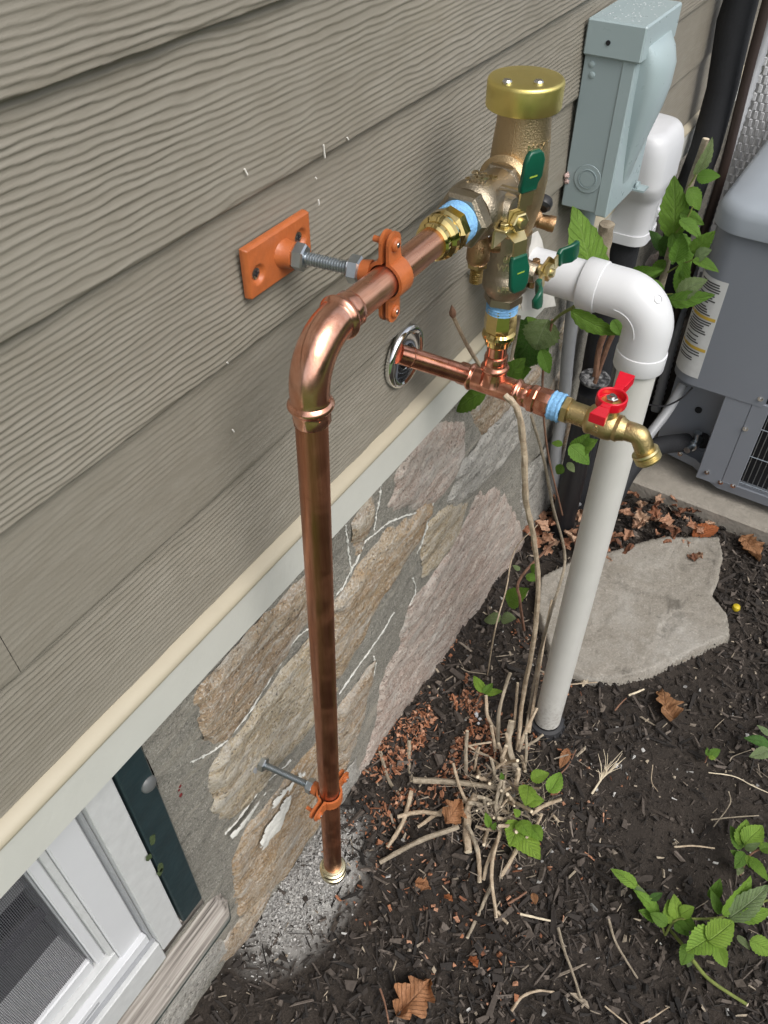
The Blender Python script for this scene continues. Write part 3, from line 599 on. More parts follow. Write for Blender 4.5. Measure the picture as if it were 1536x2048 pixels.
N = 520; pts = np.stack([rng.normal(.76, .055, N), rng.normal(.185, .05, N)], -1)
chips('dry_debris', pts, rng.gamma(3, .006, N) + .004, rng.gamma(2, .0006, N) + .0008, rng.uniform(.86, 1.0, N), M['chip'], 'dry straw and bark scraps heaped round the cut shrub', .035, .5)
N = 160; pts = np.stack([rng.uniform(.3, 1.3, N), rng.uniform(-.4, .44, N)], -1)
chips('pebbles', pts, rng.gamma(3, .0016, N) + .002, rng.gamma(3, .0014, N) + .002, rng.random(N), M['dust'], 'small pale pebbles lying in the mulch', .006, .5)

# ---- leaves
LEAFM = {}
def leaf_mesh(var, mat, ratio=.62, tip=1.25, cup=.15, curl=.25, ser=.02, lobes=0):
    key = (var, mat.name, ratio, tip, lobes)
    if key in LEAFM: return LEAFM[key]
    r = random.Random(var * 31 + 7); n, m = 17, 9; vs = []; uv = []; fs = []
    for i in range(n):
        t = i / (n - 1); w = math.sin(PI * t ** (1 / tip if lobes == 0 else 1)) ** .75 * (1 - .28 * t) * ratio * .5 if 0 < t < 1 else 0.0
        w *= 1 + (ser * 3 * (1 if i % 2 else -1)) * (w > 0)
        if lobes: w *= 1 + .26 * math.cos(t * PI * 2 * lobes + var) + .16 * math.sin(t * 31 + var * 2)
        for j in range(m):
            s = j / (m - 1) * 2 - 1; x = s * w
            z = cup * abs(x) * 1.1 - curl * (t - .35) ** 2 + .012 * math.sin(t * 28 - abs(s) * 5) * (1 - abs(s) * .3) + .05 * math.sin(3 * s + var) * w * 2
            z += (r.random() - .5) * (.05 if lobes else .006) + (.10 * math.sin(s * 4 + t * 5 + var) + .22 * abs(s) * w if lobes else 0)
            vs.append((x + .03 * math.sin(t * 3 + var), t, z)); uv.append((s * .5 * (.25 + w / (ratio * .5) * .75) + .5, t))
    for i in range(n - 1):
        for j in range(m - 1): a = i * m + j; fs.append((a, a + 1, a + m + 1, a + m))
    me = bpy.data.meshes.new('leaf'); me.from_pydata(vs, [], fs); l = me.uv_layers.new(name='UVMap')
    for lp in me.loops: l.data[lp.index].uv = uv[lp.vertex_index]
    me.materials.append(mat); finish(me, 80); LEAFM[key] = me; return me
def leaf(parent, base, tip, mat, wr=.62, roll=0.0, var=None, face=None, name='leaf', lobes=0, tp=1.25):
    base = Vector(base); tip = Vector(tip); d = tip - base; L = d.length; d.normalize()
    nrm = Vector(face) if face is not None else (Vector((0, 0, 1.55)) - base).normalized() * .75 + Vector((0, -.2, .7))
    x = d.cross(nrm).normalized(); zz = x.cross(d); R_ = Matrix.Rotation(roll, 3, d); x = R_ @ x; zz = R_ @ zz
    v = random.randint(0, 5) if var is None else var
    o = bpy.data.objects.new(name, leaf_mesh(v, mat, wr, tp, lobes=lobes)); SC.collection.objects.link(o)
    mt = Matrix([[x.x, d.x, zz.x], [x.y, d.y, zz.y], [x.z, d.z, zz.z]]).to_4x4()
    o.rotation_euler = mt.to_euler(); o.scale = (L, L, L)
    if parent is not None: o.parent = parent; o.location = base - wl(parent)
    else: o.location = base
    WL[o.name] = base
    return o
def LX(par, a, b, x, mat, **k):           # leaf from stem end a to tip b, both on the plane x
    x2 = k.pop('x2', x); return leaf(par, P(*a, x=x), P(*b, x=x2), M[mat], **k)
def stem(par, pts, r, mat='twig', name='stem', r2=None, n=9, wob=.12, sub=6):
    mb = MB(); tube(mb, spline(pts, sub), lambda t: r + ((r2 if r2 is not None else r * .8) - r) * t, n, wob=wob)
    return obj(name, mb, M[mat], par)

# leaf litter between stone slab and pad: one mass
mbv = []; mbf = []; tints = []
for i in range(130):
    x = random.uniform(1.42, 1.76); y = random.uniform(.06, .45) if x > 1.5 else random.uniform(.25, .45)
    z = .012 + random.random() * .035; s = random.uniform(.024, .046); a = random.random() * 2 * PI; src = leaf_mesh(i % 6, M['dead'], .75, 1.0, lobes=2)
    Rm = Matrix.Rotation(a, 3, 'Z') @ Matrix.Rotation(random.uniform(-.6, .6), 3, 'X') @ Matrix.Rotation(random.uniform(-.7, .7), 3, 'Y')
    b = len(mbv); tints += [random.random()] * len(src.vertices)
    for v in src.vertices: mbv.append(tuple(Rm @ (Vector(v.co) * s) + Vector((x, y, z))))
    for p in src.polygons: mbf.append(tuple(j + b for j in p.vertices))
o = rawmesh('leaf_litter', mbv, mbf, mat_tint('leaf_litter', [(0, (.12, .05, .025)), (.35, (.30, .12, .06)), (.7, (.42, .22, .13)), (1, (.50, .33, .22))], .7, .001), tint=tints)
tag(o, 'drift of brown oak leaves between the flat stone and the concrete pad', kind='stuff')

# individual dead leaves
for (u, v, u2, v2, mat, wr, lb, lobes) in (
    (795, 2035, 860, 1955, 'dead', .85, 'large crumpled tan maple leaf at the bottom edge of the bed', 3), (1345, 1440, 1325, 1375, 'dead', .8, 'curled brown leaf lying below the flat stone', 3),
    (830, 1765, 862, 1775, 'dead', .8, 'small brown leaf on mulch below the cut shrub', 2), (940, 1912, 955, 1932, 'dead_red', .8, 'small orange leaf fragment on the open mulch', 2),
    (1135, 1495, 1122, 1535, 'dead', .45, 'narrow tan leaf beside the cut shrub', 0), (1385, 1075, 1440, 1050, 'dead_red', .6, 'rust coloured leaf resting by the pad edge', 0),
    (1480, 1075, 1525, 1115, 'dead', .8, 'dusty brown leaf below the concrete pad corner', 2), (888, 1790, 905, 1800, 'dead_red', .7, 'tiny orange leaf scrap near the white debris', 2),
    (1065, 1785, 1072, 1808, 'dead', .7, 'little tan bract on bare soil beneath the cut shrub', 0)):
    a = P(u, v, z=.016); b = P(u2, v2, z=.022); o = leaf(None, a, b, M[mat], wr=wr, name='dead_leaf', face=(.1, -.1, 1), lobes=lobes, tp=1.0); tag(o, lb, 'leaf', 'dead leaves on the mulch')

# ---- flat stone
poly = [(lambda p: (p.x, p.y))(P(u, v, z=.045)) for u, v in ((1150, 1112), (1213, 1097), (1330, 1068), (1442, 1066), (1450, 1110), (1438, 1168), (1427, 1182), (1462, 1225), (1464, 1262), (1380, 1300), (1300, 1336), (1240, 1349), (1190, 1347), (1145, 1332), (1100, 1290), (1075, 1215), (1082, 1150))]
a = np.array(poly); X, Y = np.meshgrid(np.arange(a[:, 0].min() - .02, a[:, 0].max() + .02, .005), np.arange(a[:, 1].min() - .02, a[:, 1].max() + .02, .005), indexing='ij')
D = segdist(X, Y, poly) + fbm(X * 30, Y * 30, 71, 4) * .0035
H = np.where(D > 0, .036 + np.clip(D, 0, .004) * .6 - .003 + fbm(X * 4, Y * 4, 72, 5) * .005 + np.round(fbm(X * 3 + 3, Y * 5, 73, 3) * 4) * .0022, -.02)
D2 = np.clip(D, -.004, 0); H = np.where((D <= 0) & (D > -.005), -.01, H)
g = gridmesh('flat_stone', np.stack([X, Y, H], -1), M['slab'], mask=(D[:-1, :-1] > -.012)); tag(g, 'large flat grey beige stone lying on the mulch behind the white pipe', 'stone')

# ================================================================== FAR CORNER: pad, condenser, fence
mb = MB(); box(mb, (1.745, -.75, -.05), (2.75, .33, .048), .006); tag(obj('concrete_pad', mb, M['concrete']), 'low concrete pad carrying the grey condenser', 'pad')
ac = thing('condenser_unit', (2.2, -.1, .05), 'grey outdoor air conditioner condenser standing on the concrete pad', 'air conditioner')
def rrect(x0, x1, y0, y1, r, n=8):
    out = []
    for cx_, cy_, a0 in ((x1 - r, y1 - r, 0), (x0 + r, y1 - r, 90), (x0 + r, y0 + r, 180), (x1 - r, y0 + r, 270)):
        for i in range(n + 1): t = math.radians(a0 + 90 * i / n); out.append((cx_ + r * math.cos(t), cy_ + r * math.sin(t)))
    return out
# lid with soft edge
mb = MB(); rings = [(0, .742, .0), (0, .775, .0), (-.006, .792, 0), (-.018, .800, 0), (-.06, .806, 0)]; n0 = None; vs = []
for ins, z, _ in rings:
    o_ = rrect(1.788 - ins, 2.56 + ins, -.50 - ins, .300 + ins, .07 + ins * .5); vs += [(x, y, z) for x, y in o_]; n0 = len(o_)
fs = [(i * n0 + k, i * n0 + (k + 1) % n0, (i + 1) * n0 + (k + 1) % n0, (i + 1) * n0 + k) for i in range(len(rings) - 1) for k in range(n0)]
fs.append(tuple(range((len(rings) - 1) * n0, len(rings) * n0))); fs.append(tuple(range(n0))[::-1]); mb.add(vs, fs); obj('lid', mb, M['ac_lid'], ac, 40)
mb = MB(); lathe(mb, (2.17, -.10, .806), (0, 0, 1), [(.33, 0), (.325, .006), (.318, .006), (.312, .001)], 48); lathe(mb, (2.17, -.10, .8062), (0, 0, 1), [(.24, .0), (.235, .018), (.16, .028), (0, .03)], 40); obj('fan_guard', mb, M['ac_lid'], ac)
# side panel: wraps the rounded corner
out = [p for p in rrect(1.80, 2.55, -.49, .290, .06, 8)]
ring = [(x, y) for x, y in out if y > .045]; ring = [(2.54, .290)] + sorted([p for p in ring if p[0] < 2.0 and p[1] > .1], key=lambda p: -p[0]) + [(1.80, .062)]
vs = [(x, y, z) for z in (.352, .741) for x, y in ring]; m_ = len(ring); inner = [(x + .004, y - .004, z) for x, y, z in vs]
mb = MB(); mb.add(vs + inner, [(i, i + 1, i + 1 + m_, i + m_) for i in range(m_ - 1)] + [(i + 2 * m_, i + 3 * m_, i + 1 + 3 * m_, i + 1 + 2 * m_) for i in range(m_ - 1)] + [(i, i + 2 * m_, i + 1 + 2 * m_, i + 1) for i in range(m_ - 1)])
obj('side_panel', mb, M['ac'], ac, 50)
mb = MB(); box(mb, (1.89, .07, .09), (2.5, .286, .36)); obj('access_recess', mb, M['ac'], ac)
mb = MB(); box(mb, (1.802, .085, .085), (1.835, .150, .36), .002); box(mb, (1.801, .045, .085), (1.81, .0855, .36), .001); obj('corner_post', mb, M['ac'], ac)
mb = MB(); prism(mb, [(1.80, -.5, .078), (1.80, .090, .078), (1.812, .115, .078), (1.85, .17, .078), (1.865, .245, .078), (1.9, .27, .078), (2.55, .27, .078), (2.55, -.5, .078)], (0, 0, .026)); obj('base_pan', mb, M['ac'], ac)
mb = MB(); box(mb, (1.83, -.48, .105), (2.5, .06, .74)); obj('coil', mb, M['dark'], ac)
mb = MB()
for i in range(44):
    y = .040 - i * .0125; tube(mb, [(1.806, y, .112), (1.806, y, .735)], .0011, 6)
for z in (.118, .205, .29, .375, .46, .55, .64, .73): tube(mb, [(1.8045, .05, z), (1.8045, -.49, z)], .0014, 6)
obj('wire_guard', mb, M['zinc'], ac)
mb = MB(); box(mb, (1.80, -.5, .70), (1.83, .06, .742), .002); obj('top_rail', mb, M['ac'], ac)
for (u, v) in ((1521, 798), (1491, 858), (1414, 945), (1441, 965), (1466, 972), (1360, 908)):
    c = P(u, v, x=1.80); mb = MB(); lathe(mb, (c.x + .002, c.y, c.z), (-1, 0, 0), [(.0065, 0), (.0065, .003)], 16); hexnut(mb, (c.x - .0005, c.y, c.z), (-1, 0, 0), .0045, .004); obj('bolt', mb, M['steel'], ac)
c = P(1397, 820, x=1.888); mb = MB(); lathe(mb, c, (-1, 0, 0), [(.009, -.002), (.009, .0022)], 16); obj('screw_hole', mb, M['dark'], ac)
c = P(1405, 880, x=1.885); mb = MB(); lathe(mb, c, (-1, 0, 0), [(.024, 0), (.024, .005)], 20); obj('port', mb, M['dark'], ac)
mb = MB(); lathe(mb, c + Vector((0, .005, 0)), (-1, .25, .05), [(.011, 0), (.011, .03), (.014, .031), (.014, .045), (.009, .046), (.009, .07)], 16); lathe(mb, c + Vector((-.03, .01, .004)), (0, .1, 1), [(.008, 0), (.008, .025), (.010, .026), (.010, .036)], 12); obj('service_valve', mb, M['zinc'], ac)
# warning label on the rounded corner
lab = MB(); pts_ = [p for p in ring if p[1] > .215 and p[0] < 1.90][:]
ringL = [(1.87, .2915), (1.855, .2912), (1.84, .289), (1.825, .282), (1.814, .272), (1.806, .262), (1.8015, .25), (1.799, .238), (1.7985, .222)]
vs = [(x, y, z) for z in (.375, .63) for x, y in ringL]; m_ = len(ringL); lab.add(vs, [(i, i + 1, i + 1 + m_, i + m_) for i in range(m_ - 1)]); lb = obj('warning_label', lab, M['label'], ac)
mb = MB(); mz = MB(); random.seed(5)
z = .62
def lstrip(m, s0, s1, z0, z1):
    n_ = len(ringL) - 1; q = [s0 + (s1 - s0) * i / 6 for i in range(7)]; vv = []
    for zz in (z0, z1):
        for s in q:
            i = min(int(s * n_), n_ - 1); f = s * n_ - i; x = ringL[i][0] * (1 - f) + ringL[i + 1][0] * f; y = ringL[i][1] * (1 - f) + ringL[i + 1][1] * f; vv.append((x - .0008, y + .0003, zz))
    m.add(vv, [(i, i + 1, i + 8, i + 7) for i in range(6)])
while z > .415:
    if .53 < z < .54 or .455 < z < .465: lstrip(mz, .3, .98, z - .008, z); z -= .012; continue
    lstrip(mb, random.uniform(.3, .4), random.uniform(.7, .93), z - .0032, z); z -= random.choice([.006, .006, .007, .011])
obj('label_text', mb, M['ink'], lb); s = obj('label_band', mz, M['amber'], lb); s['kind'] = 'stuff'
random.seed(9)
# hoses and conduits near the condenser
mb = MB(); tube(mb, spline([P(1225, 1000, x=1.58), P(1262, 935, x=1.66), P(1310, 895, x=1.75), P(1372, 884, x=1.86)], 10), .024, 18); tag(obj('insulated_hose', mb, M['foam']), 'black foam insulated refrigerant hose bending into the condenser', 'hose')
mb = MB(); tube(mb, spline([P(1366, 768, x=1.84), P(1335, 822, x=1.80), P(1300, 868, x=1.74), P(1275, 905, x=1.70)], 8), .0125, 14); tag(obj('grey_whip', mb, M['conduit']), 'short grey conduit rising into the condenser recess', 'conduit')
mb = MB(); tube(mb, spline([P(1290, 808, x=1.7), P(1330, 812, x=1.78), P(1365, 795, x=1.8), P(1385, 775, x=1.82)], 8), .0022, 8); tag(obj('thin_cable', mb, M['black']), 'thin black cable looped round the grey conduit', 'cable')

# vertical black line set at the far end of the wall and its cable
ls = thing('insulated_line_set', (2.05, .40, .0), 'tall black foam wrapped line set running down the far wall end', 'pipe')
mb = MB(); tube(mb, [(2.06 + .01 * math.sin(i), .405 + .008 * math.sin(i * 1.7), .02 + i * .13) for i in range(15)], lambda t: .035 * (1 + .10 * math.sin(t * 37)), 20); obj('foam_sleeve', mb, M['foam'], ls)
mb = MB(); tube(mb, spline([(2.03, .355, 1.6), (2.035, .352, 1.05), (2.05, .345, .75), (2.06, .36, .4), (2.0, .37, .02)], 10), .011, 12); tag(obj('dark_cable', mb, M['dark_cable']), 'dark brown cable hanging along the black line set', 'cable')
# white vinyl fence with lattice behind
fe = thing('vinyl_fence', (2.85, -.1, 0), 'white vinyl fence behind the condenser', 'fence')
for i in range(9): y1 = .47 - i * .15; zbar('fence_board', 2.86, 2.88, y1 - .146, y1, 0, 1.75, M['white'], fe, .004)
zbar('fence_rail', 2.835, 2.859, -.9, .47, .86, .95, M['white'], fe, .004)
zbar('fence_post', 2.70, 2.80, .335, .375, 0, 1.7, M['white'], fe, .004)
la = thing('lattice_panel', (2.55, .3, 0), 'pale woven lattice panel behind the condenser', 'lattice')
slm = None
for i in range(13):
    for j in range(30):
        y = .405 - i * .017 - (j % 2) * .0085; z = .25 + j * .022
        if slm is None:
            mb = MB(); box(mb, (2.548, y - .0055, z - .011), (2.553, y + .0055, z + .011), .002); s0_ = obj('lattice_strip', mb, M['white'], la); slm = s0_
            base0 = Vector((y, z, 0))
        elif i < 9:
            o = s0_.copy(); SC.collection.objects.link(o); o.parent = la; o.location = s0_.location + Vector((0, y - base0.x, z - base0.y))
mb = MB(); tube(mb, spline([(2.45, .40, 1.5), (2.40, .395, 1.0), (2.25, .38, .66), (2.1, .355, .4), (2.0, .33, .1)], 40), lambda t: .0135 + .0012 * (1 if int(t * 160) % 2 else -1), 14, wob=0); tag(obj('ribbed_conduit', mb, M['conduit']), 'grey ribbed flexible conduit in front of the lattice', 'conduit')

# white line-set cover and its black hose
CZ = .018
cv = thing('line_set_cover', (1.6, .41, .755), 'rounded white plastic line set cover on the wall right of the grey box', 'cover')
def loft(mb, secs):      # sections: lists of equal length
    n_ = len(secs[0]); vs = [p for s_ in secs for p in s_]
    fs = [(i * n_ + k, i * n_ + (k + 1) % n_, (i + 1) * n_ + (k + 1) % n_, (i + 1) * n_ + k) for i in range(len(secs) - 1) for k in range(n_)]
    fs += [tuple(range(n_))[::-1], tuple(range((len(secs) - 1) * n_, len(secs) * n_))]; return mb.add(vs, fs)
def csec(x0, x1, y0, z, r=.03): return [(x + .012, y, z + CZ) for x, y in rrect(x0, x1, y0, .475, r, 6)]
secs = [csec(1.545, 1.642, .372, .775), csec(1.545, 1.642, .370, .835), csec(1.540, 1.650, .366, .850), csec(1.515, 1.665, .360, .875)]
for t in (0, .3, .6, .8, .9, .96, 1.0):
    q = max(0, 1 - t ** 4) ** .5; secs.append(csec(1.515 + (1 - q) * .018, 1.665 - (1 - q) * .022, .36 + (1 - q) * .024, .885 + t * .090, .032))
mb = MB(); loft(mb, secs); obj('cover_shell', mb, M['white'], cv, 50)
mb = MB(); loft(mb, [csec(1.542, 1.645, .3695, .757), csec(1.542, 1.645, .3695, .777)]); obj('cover_collar', mb, M['white'], cv)
mb = MB(); box(mb, (1.61, .3665, .82), (1.65, .3715, .835), .001); box(mb, (1.5995, .3685, .785), (1.602, .3720, .865)); tube(mb, [(1.6, .3705, .865), (1.575, .3655, .905)], .0016, 6); obj('clip', mb, M['white'], cv)
mb = MB(); tube(mb, [(1.60, .42, .78), (1.60, .418, .5), (1.61, .41, .2), (1.62, .40, -.02)], .034, 20); tag(obj('foam_pipe', mb, M['foam']), 'black foam pipe dropping from the white line set cover', 'pipe')
dp = thing('capped_drain', (1.50, .40, 0), 'black standpipe with dusty flat cap behind the white drain pipe', 'pipe')
c = P(1187, 768, y=.395); mb = MB(); lathe(mb, (c.x, c.y, -.02), (0, 0, 1), [(.030, 0), (.030, c.z + .0)], 28); obj('standpipe', mb, M['black'], dp)
mb = MB(); lathe(mb, (c.x, c.y, c.z - .03), (0, 0, 1), [(.0325, .040), (.034, .043), (.034, .047), (.031, .0505), (.010, .051), (.008, .058), (.0, .059)], 32)
t_ = NT('dusty_rubber'); nz = t_.noise(70, detail=5); t_.out(t_.mix(t_.ramp(nz, [(.45, 0), (.65, 1)]), (.02, .02, .022), (.28, .28, .28)), .7); obj('cap', mb, t_.m, dp)

# grey electrical conduit from the box down into the ground
mb = MB(); tube(mb, spline([(1.36, .44, .95), (1.38, .445, .85), (1.43, .447, .70), (1.46, .447, .55), (1.50, .446, .38), (1.50, .444, .26), (1.52, .43, .14), (1.56, .41, .065), (1.62, .38, .03), (1.70, .34, .02)], 10), lambda t: .0135 + .0003 * (int(t * 90) % 2), 20); tag(obj('electrical_conduit', mb, M['conduit']), 'long grey flexible conduit curving from the box down to the ground', 'conduit')

# ================================================================== GREY DISCONNECT BOX
bx = thing('disconnect_box', (1.35, .41, .95), 'grey blue metal electrical disconnect box mounted on the siding', 'electrical box')
mb = MB(); box(mb, (1.280, .390, .951), (1.425, .4515, 1.19), .0015); box(mb, (1.30, .4495, .96), (1.41, .468, 1.18)); obj('back_case', mb, M['box'], bx)
# front cover with bulging handle housing
mb = MB(); box(mb, (1.2785, .3725, .948), (1.4265, .3935, 1.20), .002); obj('front_cover', mb, M['box_hi'], bx)
secs = []
for z, dy, hw in ((1.195, .012, .055), (1.18, .026, .055), (1.16, .034, .054), (1.13, .034, .052), (1.10, .029, .048), (1.06, .019, .040), (1.02, .009, .030), (.985, .002, .018), (.975, -.001, .012)):
    secs.append([(1.352 + hw * math.sin(a) * (1 if abs(a) < 1.3 else .99), .3735 - dy * (math.cos(a) ** .6 if math.cos(a) > 0 else 0), z) for a in [(-PI / 2) + PI * k / 16 for k in range(17)]] + [(1.352 + hw, .376, z), (1.352 - hw, .376, z)])
mb = MB(); loft(mb, secs); obj('handle_housing', mb, M['box_hi'], bx, 60)
mb = MB(); box(mb, (1.2745, .3660, 1.178), (1.4305, .4535, 1.226), .0025); obj('rain_hood', mb, M['box_hi'], bx)
mb = MB(); lathe(mb, P(1216, 86, x=1.2735) + Vector((.001, 0, 0)), (-1, 0, 0), [(.0035, 0), (.0035, .001)], 14); obj('screw_hole', mb, M['dark'], bx)
for v in (128, 150):
    mb = MB(); lathe(mb, P(1184, v, x=1.280), (-1, 0, 0), [(.0052, -.001), (.0042, .0012), (.001, .0022)], 14); obj('dimple', mb, M['box_hi'], bx)
c = P(1175, 358, x=1.2788); mb = MB(); lathe(mb, c + Vector((-.0004, 0, 0)), (-1, 0, 0), [(.0150, 0), (.0150, .0011), (.0138, .0011), (.0138, 0)], 32); lathe(mb, c + Vector((-.0004, 0, 0)), (-1, 0, 0), [(.0118, 0), (.0118, .0009), (0, .0009)], 32); obj('knockout', mb, M['box'], bx)
mb = MB(); lathe(mb, (1.2792, c.y, c.z), (-1, 0, 0), [(.0225, 0), (.0220, .0008), (0, .0008)], 36); obj('cover_ear', mb, M['box'], bx)
mb = MB(); lathe(mb, (1.41, .37, .955), (0, -1, 0), [(.004, 0), (.008, .001), (.0085, .003), (.008, .005)], 16); box(mb, (1.40, .352, .950), (1.425, .3725, .953)); obj('padlock_tab', mb, M['box_hi'], bx)
mb = MB(); box(mb, (1.425, .372, 1.10), (1.436, .40, 1.19), .001); obj('hasp', mb, M['box'], bx)
mb = MB(); lathe(mb, (1.36, .43, .925), (0, 0, 1), [(.0165, -.005), (.0165, .026)], 24); lathe(mb, (1.36, .43, .905), (0, 0, 1), [(.0150, -.02), (.0150, .0145)], 24); obj('conduit_hub', mb, M['box'], bx)
mb = MB()
for i in range(9):
    c = P(1131 + random.uniform(-3, 3), 345 + i * 5.5, y=.452); lathe(mb, c, (0, -1, 0), [(.002, 0), (.0055 * random.uniform(.6, 1.2), .003), (.003, .008)], 8)
tag(obj('torn_sealant', mb, M['spray']), 'torn pinkish sealing foam poking out left of the grey box', 'sealant')
# water drops on the hood
mb = MB()
for i in range(60): lathe(mb, (random.uniform(1.29, 1.42), random.uniform(.372, .445), 1.2258), (0, 0, 1), [(.0011 * random.uniform(.5, 1.3), 0), (.0008, .0005), (0, .0007)], 7)
s = obj('water_drops', mb, M['white'], bx); s['kind'] = 'stuff'

# ================================================================== WHITE DRAIN PIPE
pv = thing('white_drain_pipe', (.97, .19, .03), 'white plastic drain pipe with elbow rising from the mulch and turning into the wall', 'pipe')
A0, A1 = Vector((.962, .192, .03)), P(1279, 720, x=.985)
pr_ = .0268
E0 = A1 + Vector((0, 0, .002)); Hc = .985; zc = 1.0
mb = MB(); tube(mb, [A0, A0.lerp(A1, .5), A1 + Vector((0, 0, .02))], pr_, 40); obj('vertical_pipe', mb, M['pvc_old'], pv)
cy0 = A1.y; zb0 = A1.z; R0 = .042; RS = .016; arc = [(A1.x, cy0, zb0 - .008), (A1.x, cy0, zb0 + .03 + RS)]
for i in range(1, 13):
    a = PI / 2 * i / 12; arc.append((A1.x, cy0 + R0 - R0 * math.cos(a), zb0 + .03 + RS + R0 * math.sin(a)))
zh = zb0 + .03 + RS + R0; arc.append((A1.x, cy0 + R0 + RS + .035, zh))
mb = MB(); tube(mb, arc, .0325, 44, cap=True); obj('elbow', mb, M['pvc'], pv)
mb = MB(); lathe(mb, (A1.x, cy0 + R0 + RS + .0345, zh), (0, 1, 0), [(.0320, -.022), (.0338, -.021), (.0341, -.019), (.0341, .003), (.0333, .0042), (.0295, .0046), (.0282, .0030)], 44); obj('elbow_lip', mb, M['pvc'], pv)
mb = MB(); lathe(mb, (A1.x, cy0, zb0 - .0085), (0, 0, 1), [(.0275, .0015), (.0290, -.0004), (.0335, 0), (.0341, .0012), (.0341, .023), (.0338, .025), (.0320, .026)], 44); obj('elbow_lip', mb, M['pvc'], pv)
mb = MB(); tube(mb, [(A1.x, cy0 + R0 + RS + .03, zh), (A1.x + .002, cy0 + .2, zh - .002)], .0280, 40); obj('horizontal_pipe', mb, M['pvc'], pv)
mb = MB(); tube(mb, [(A1.x + .002, cy0 + .199, zh - .002), (A1.x + .002, .46, zh - .002)], .0325, 40); obj('wall_coupling', mb, M['pvc'], pv)
mb = MB(); c = P(1310, 622, x=.955); dn = Vector((-.35, -.55, .75)).normalized(); cn = Vector((A1.x, cy0 + .0125, zb0 + .076)) + dn * .0315; lathe(mb, cn, dn, [(.0062, 0), (.0062, .0016), (.0052, .0020), (.0050, .0008)], 24); obj('moulding_nub', mb, M['pvc'], pv)
mb = MB(); tube(mb, [Vector(p) + Vector((-.0315, 0, 0)) + (Vector(p) - Vector((A1.x, cy0 + R0, zb0 + .03 + RS))).normalized() * -.008 for p in arc[1:-1]], .0009, 8); obj('mould_seam', mb, M['pvc'], pv)
def text_mesh(txt, size, depth):
    cu = bpy.data.curves.new('lettering', 'FONT'); cu.body = txt; cu.size = size; cu.extrude = depth; cu.align_x = 'CENTER'; cu.align_y = 'CENTER'; cu.resolution_u = 3; cu.space_line = .95
    o = bpy.data.objects.new('lettering_tmp', cu); SC.collection.objects.link(o); dg = bpy.context.evaluated_depsgraph_get(); me = bpy.data.meshes.new_from_object(o.evaluated_get(dg))
    v = [tuple(x.co) for x in me.vertices]; f = [tuple(p.vertices) for p in me.polygons]; bpy.data.objects.remove(o); bpy.data.meshes.remove(me); bpy.data.curves.remove(cu); return v, f
def text_on(par, txt, size, origin, right, up, mat, rad=None, depth=.0005, name='lettering'):
    """lettering on a flat face, or wrapped round a cylinder of radius rad whose axis is parallel to up (rad>0)"""
    v, f = text_mesh(txt, size, depth); r = Vector(right).normalized(); u = Vector(up).normalized(); n_ = r.cross(u); o = Vector(origin); vs = []
    for x, y, z in v:
        if rad: a = x / rad; vs.append(o + r * (math.sin(a) * (rad + z)) + n_ * (math.cos(a) * (rad + z) - rad) + u * y)
        else: vs.append(o + r * x + u * y + n_ * z)
    mb = MB(); mb.add(vs, f); return obj(name, mb, mat, par, smooth=False)
mb = MB(); lathe(mb, (A1.x, cy0 + R0 + RS + .0385, zh), (0, 1, 0), [(.0283, 0), (.0289, .0008), (.0283, .0016)], 44); obj('glue_line', mb, M['cement'], pv)
mb = MB(); lathe(mb, (A1.x, cy0, zb0 - .0102), (0, 0, 1), [(.0270, 0), (.0275, .0006), (.0270, .0012)], 44); obj('glue_line', mb, M['cement'], pv)
dc = thing('drain_collar', (.962, .192, .0), 'black rubber collar round the foot of the white pipe', 'collar')
mb = MB(); lathe(mb, (.962, .192, .0), (0, 0, 1), [(.036, -.02), (.037, .018), (.035, .024), (.0275, .026), (.0272, .02)], 36)
for k in range(14):
    a = 2 * PI * k / 14; c = Vector((.962 + .037 * math.cos(a), .192 + .037 * math.sin(a), 0)); tube(mb, [c, c + Vector((0, 0, .020))], .0032, 6)
obj('ribbed_ring', mb, M['rubber'], dc)

# ================================================================== COPPER PIPEWORK
RT, RB = Vector((.4345, .3412, 1.128)), Vector((.4215, .3562, .190))
RZ = 1.184
cpw = thing('copper_downpipe', RB, 'copper pipe with elbow running from the valve and hanging down in front of the wall', 'pipe')
mb = MB(); tube(mb, [RB, RB.lerp(RT, .33), RB.lerp(RT, .66), RT + Vector((0, 0, .01))], .0143, 40); obj('riser_pipe', mb, M['copper'], cpw)
mb = MB(); tube(mb, [(.492, .346, RZ), (.57, .346, RZ), (.665, .346, RZ)], .0143, 40); obj('run_pipe', mb, M['copper_run'], cpw)
arc = []; Re = .046
for i in range(15):
    a = PI / 2 * i / 14; arc.append((.4348 + Re - Re * math.cos(a), .3418 + .004 * i / 14, RZ - Re + Re * math.sin(a)))
el = MB(); tube(el, arc, lambda t: .0170 + .0004 * math.sin(PI * t), 44, cap=False); eo = obj('press_elbow', el, M['copper_fit'], cpw, 60)
def press_end(par, o, ax, r=.0143, mat='copper_fit', name='press_ring', s=1.0):
    """fitting socket: ring bead, then a pressed hexagonal cuff, along ax away from the fitting"""
    mb = MB(); lathe(mb, o, ax, [(r * 1.17, -.002), (r * 1.19, .002), (r * 1.22, .003)] + [(r * 1.22 + r * .19 * math.sin(PI * k / 8), .003 + .0085 * k / 8 * s) for k in range(9)] + [(r * 1.17, .0125 * s), (r * 1.13, .014 * s), (r * 1.14, .0155 * s)], 44)
    lathe(mb, o, ax, [(r * 1.15, .0155 * s), (r * 1.165, .017 * s), (r * 1.165, .0245 * s), (r * 1.10, .026 * s), (r * .99, .0262 * s)], 12); return obj(name, mb, M[mat], par)
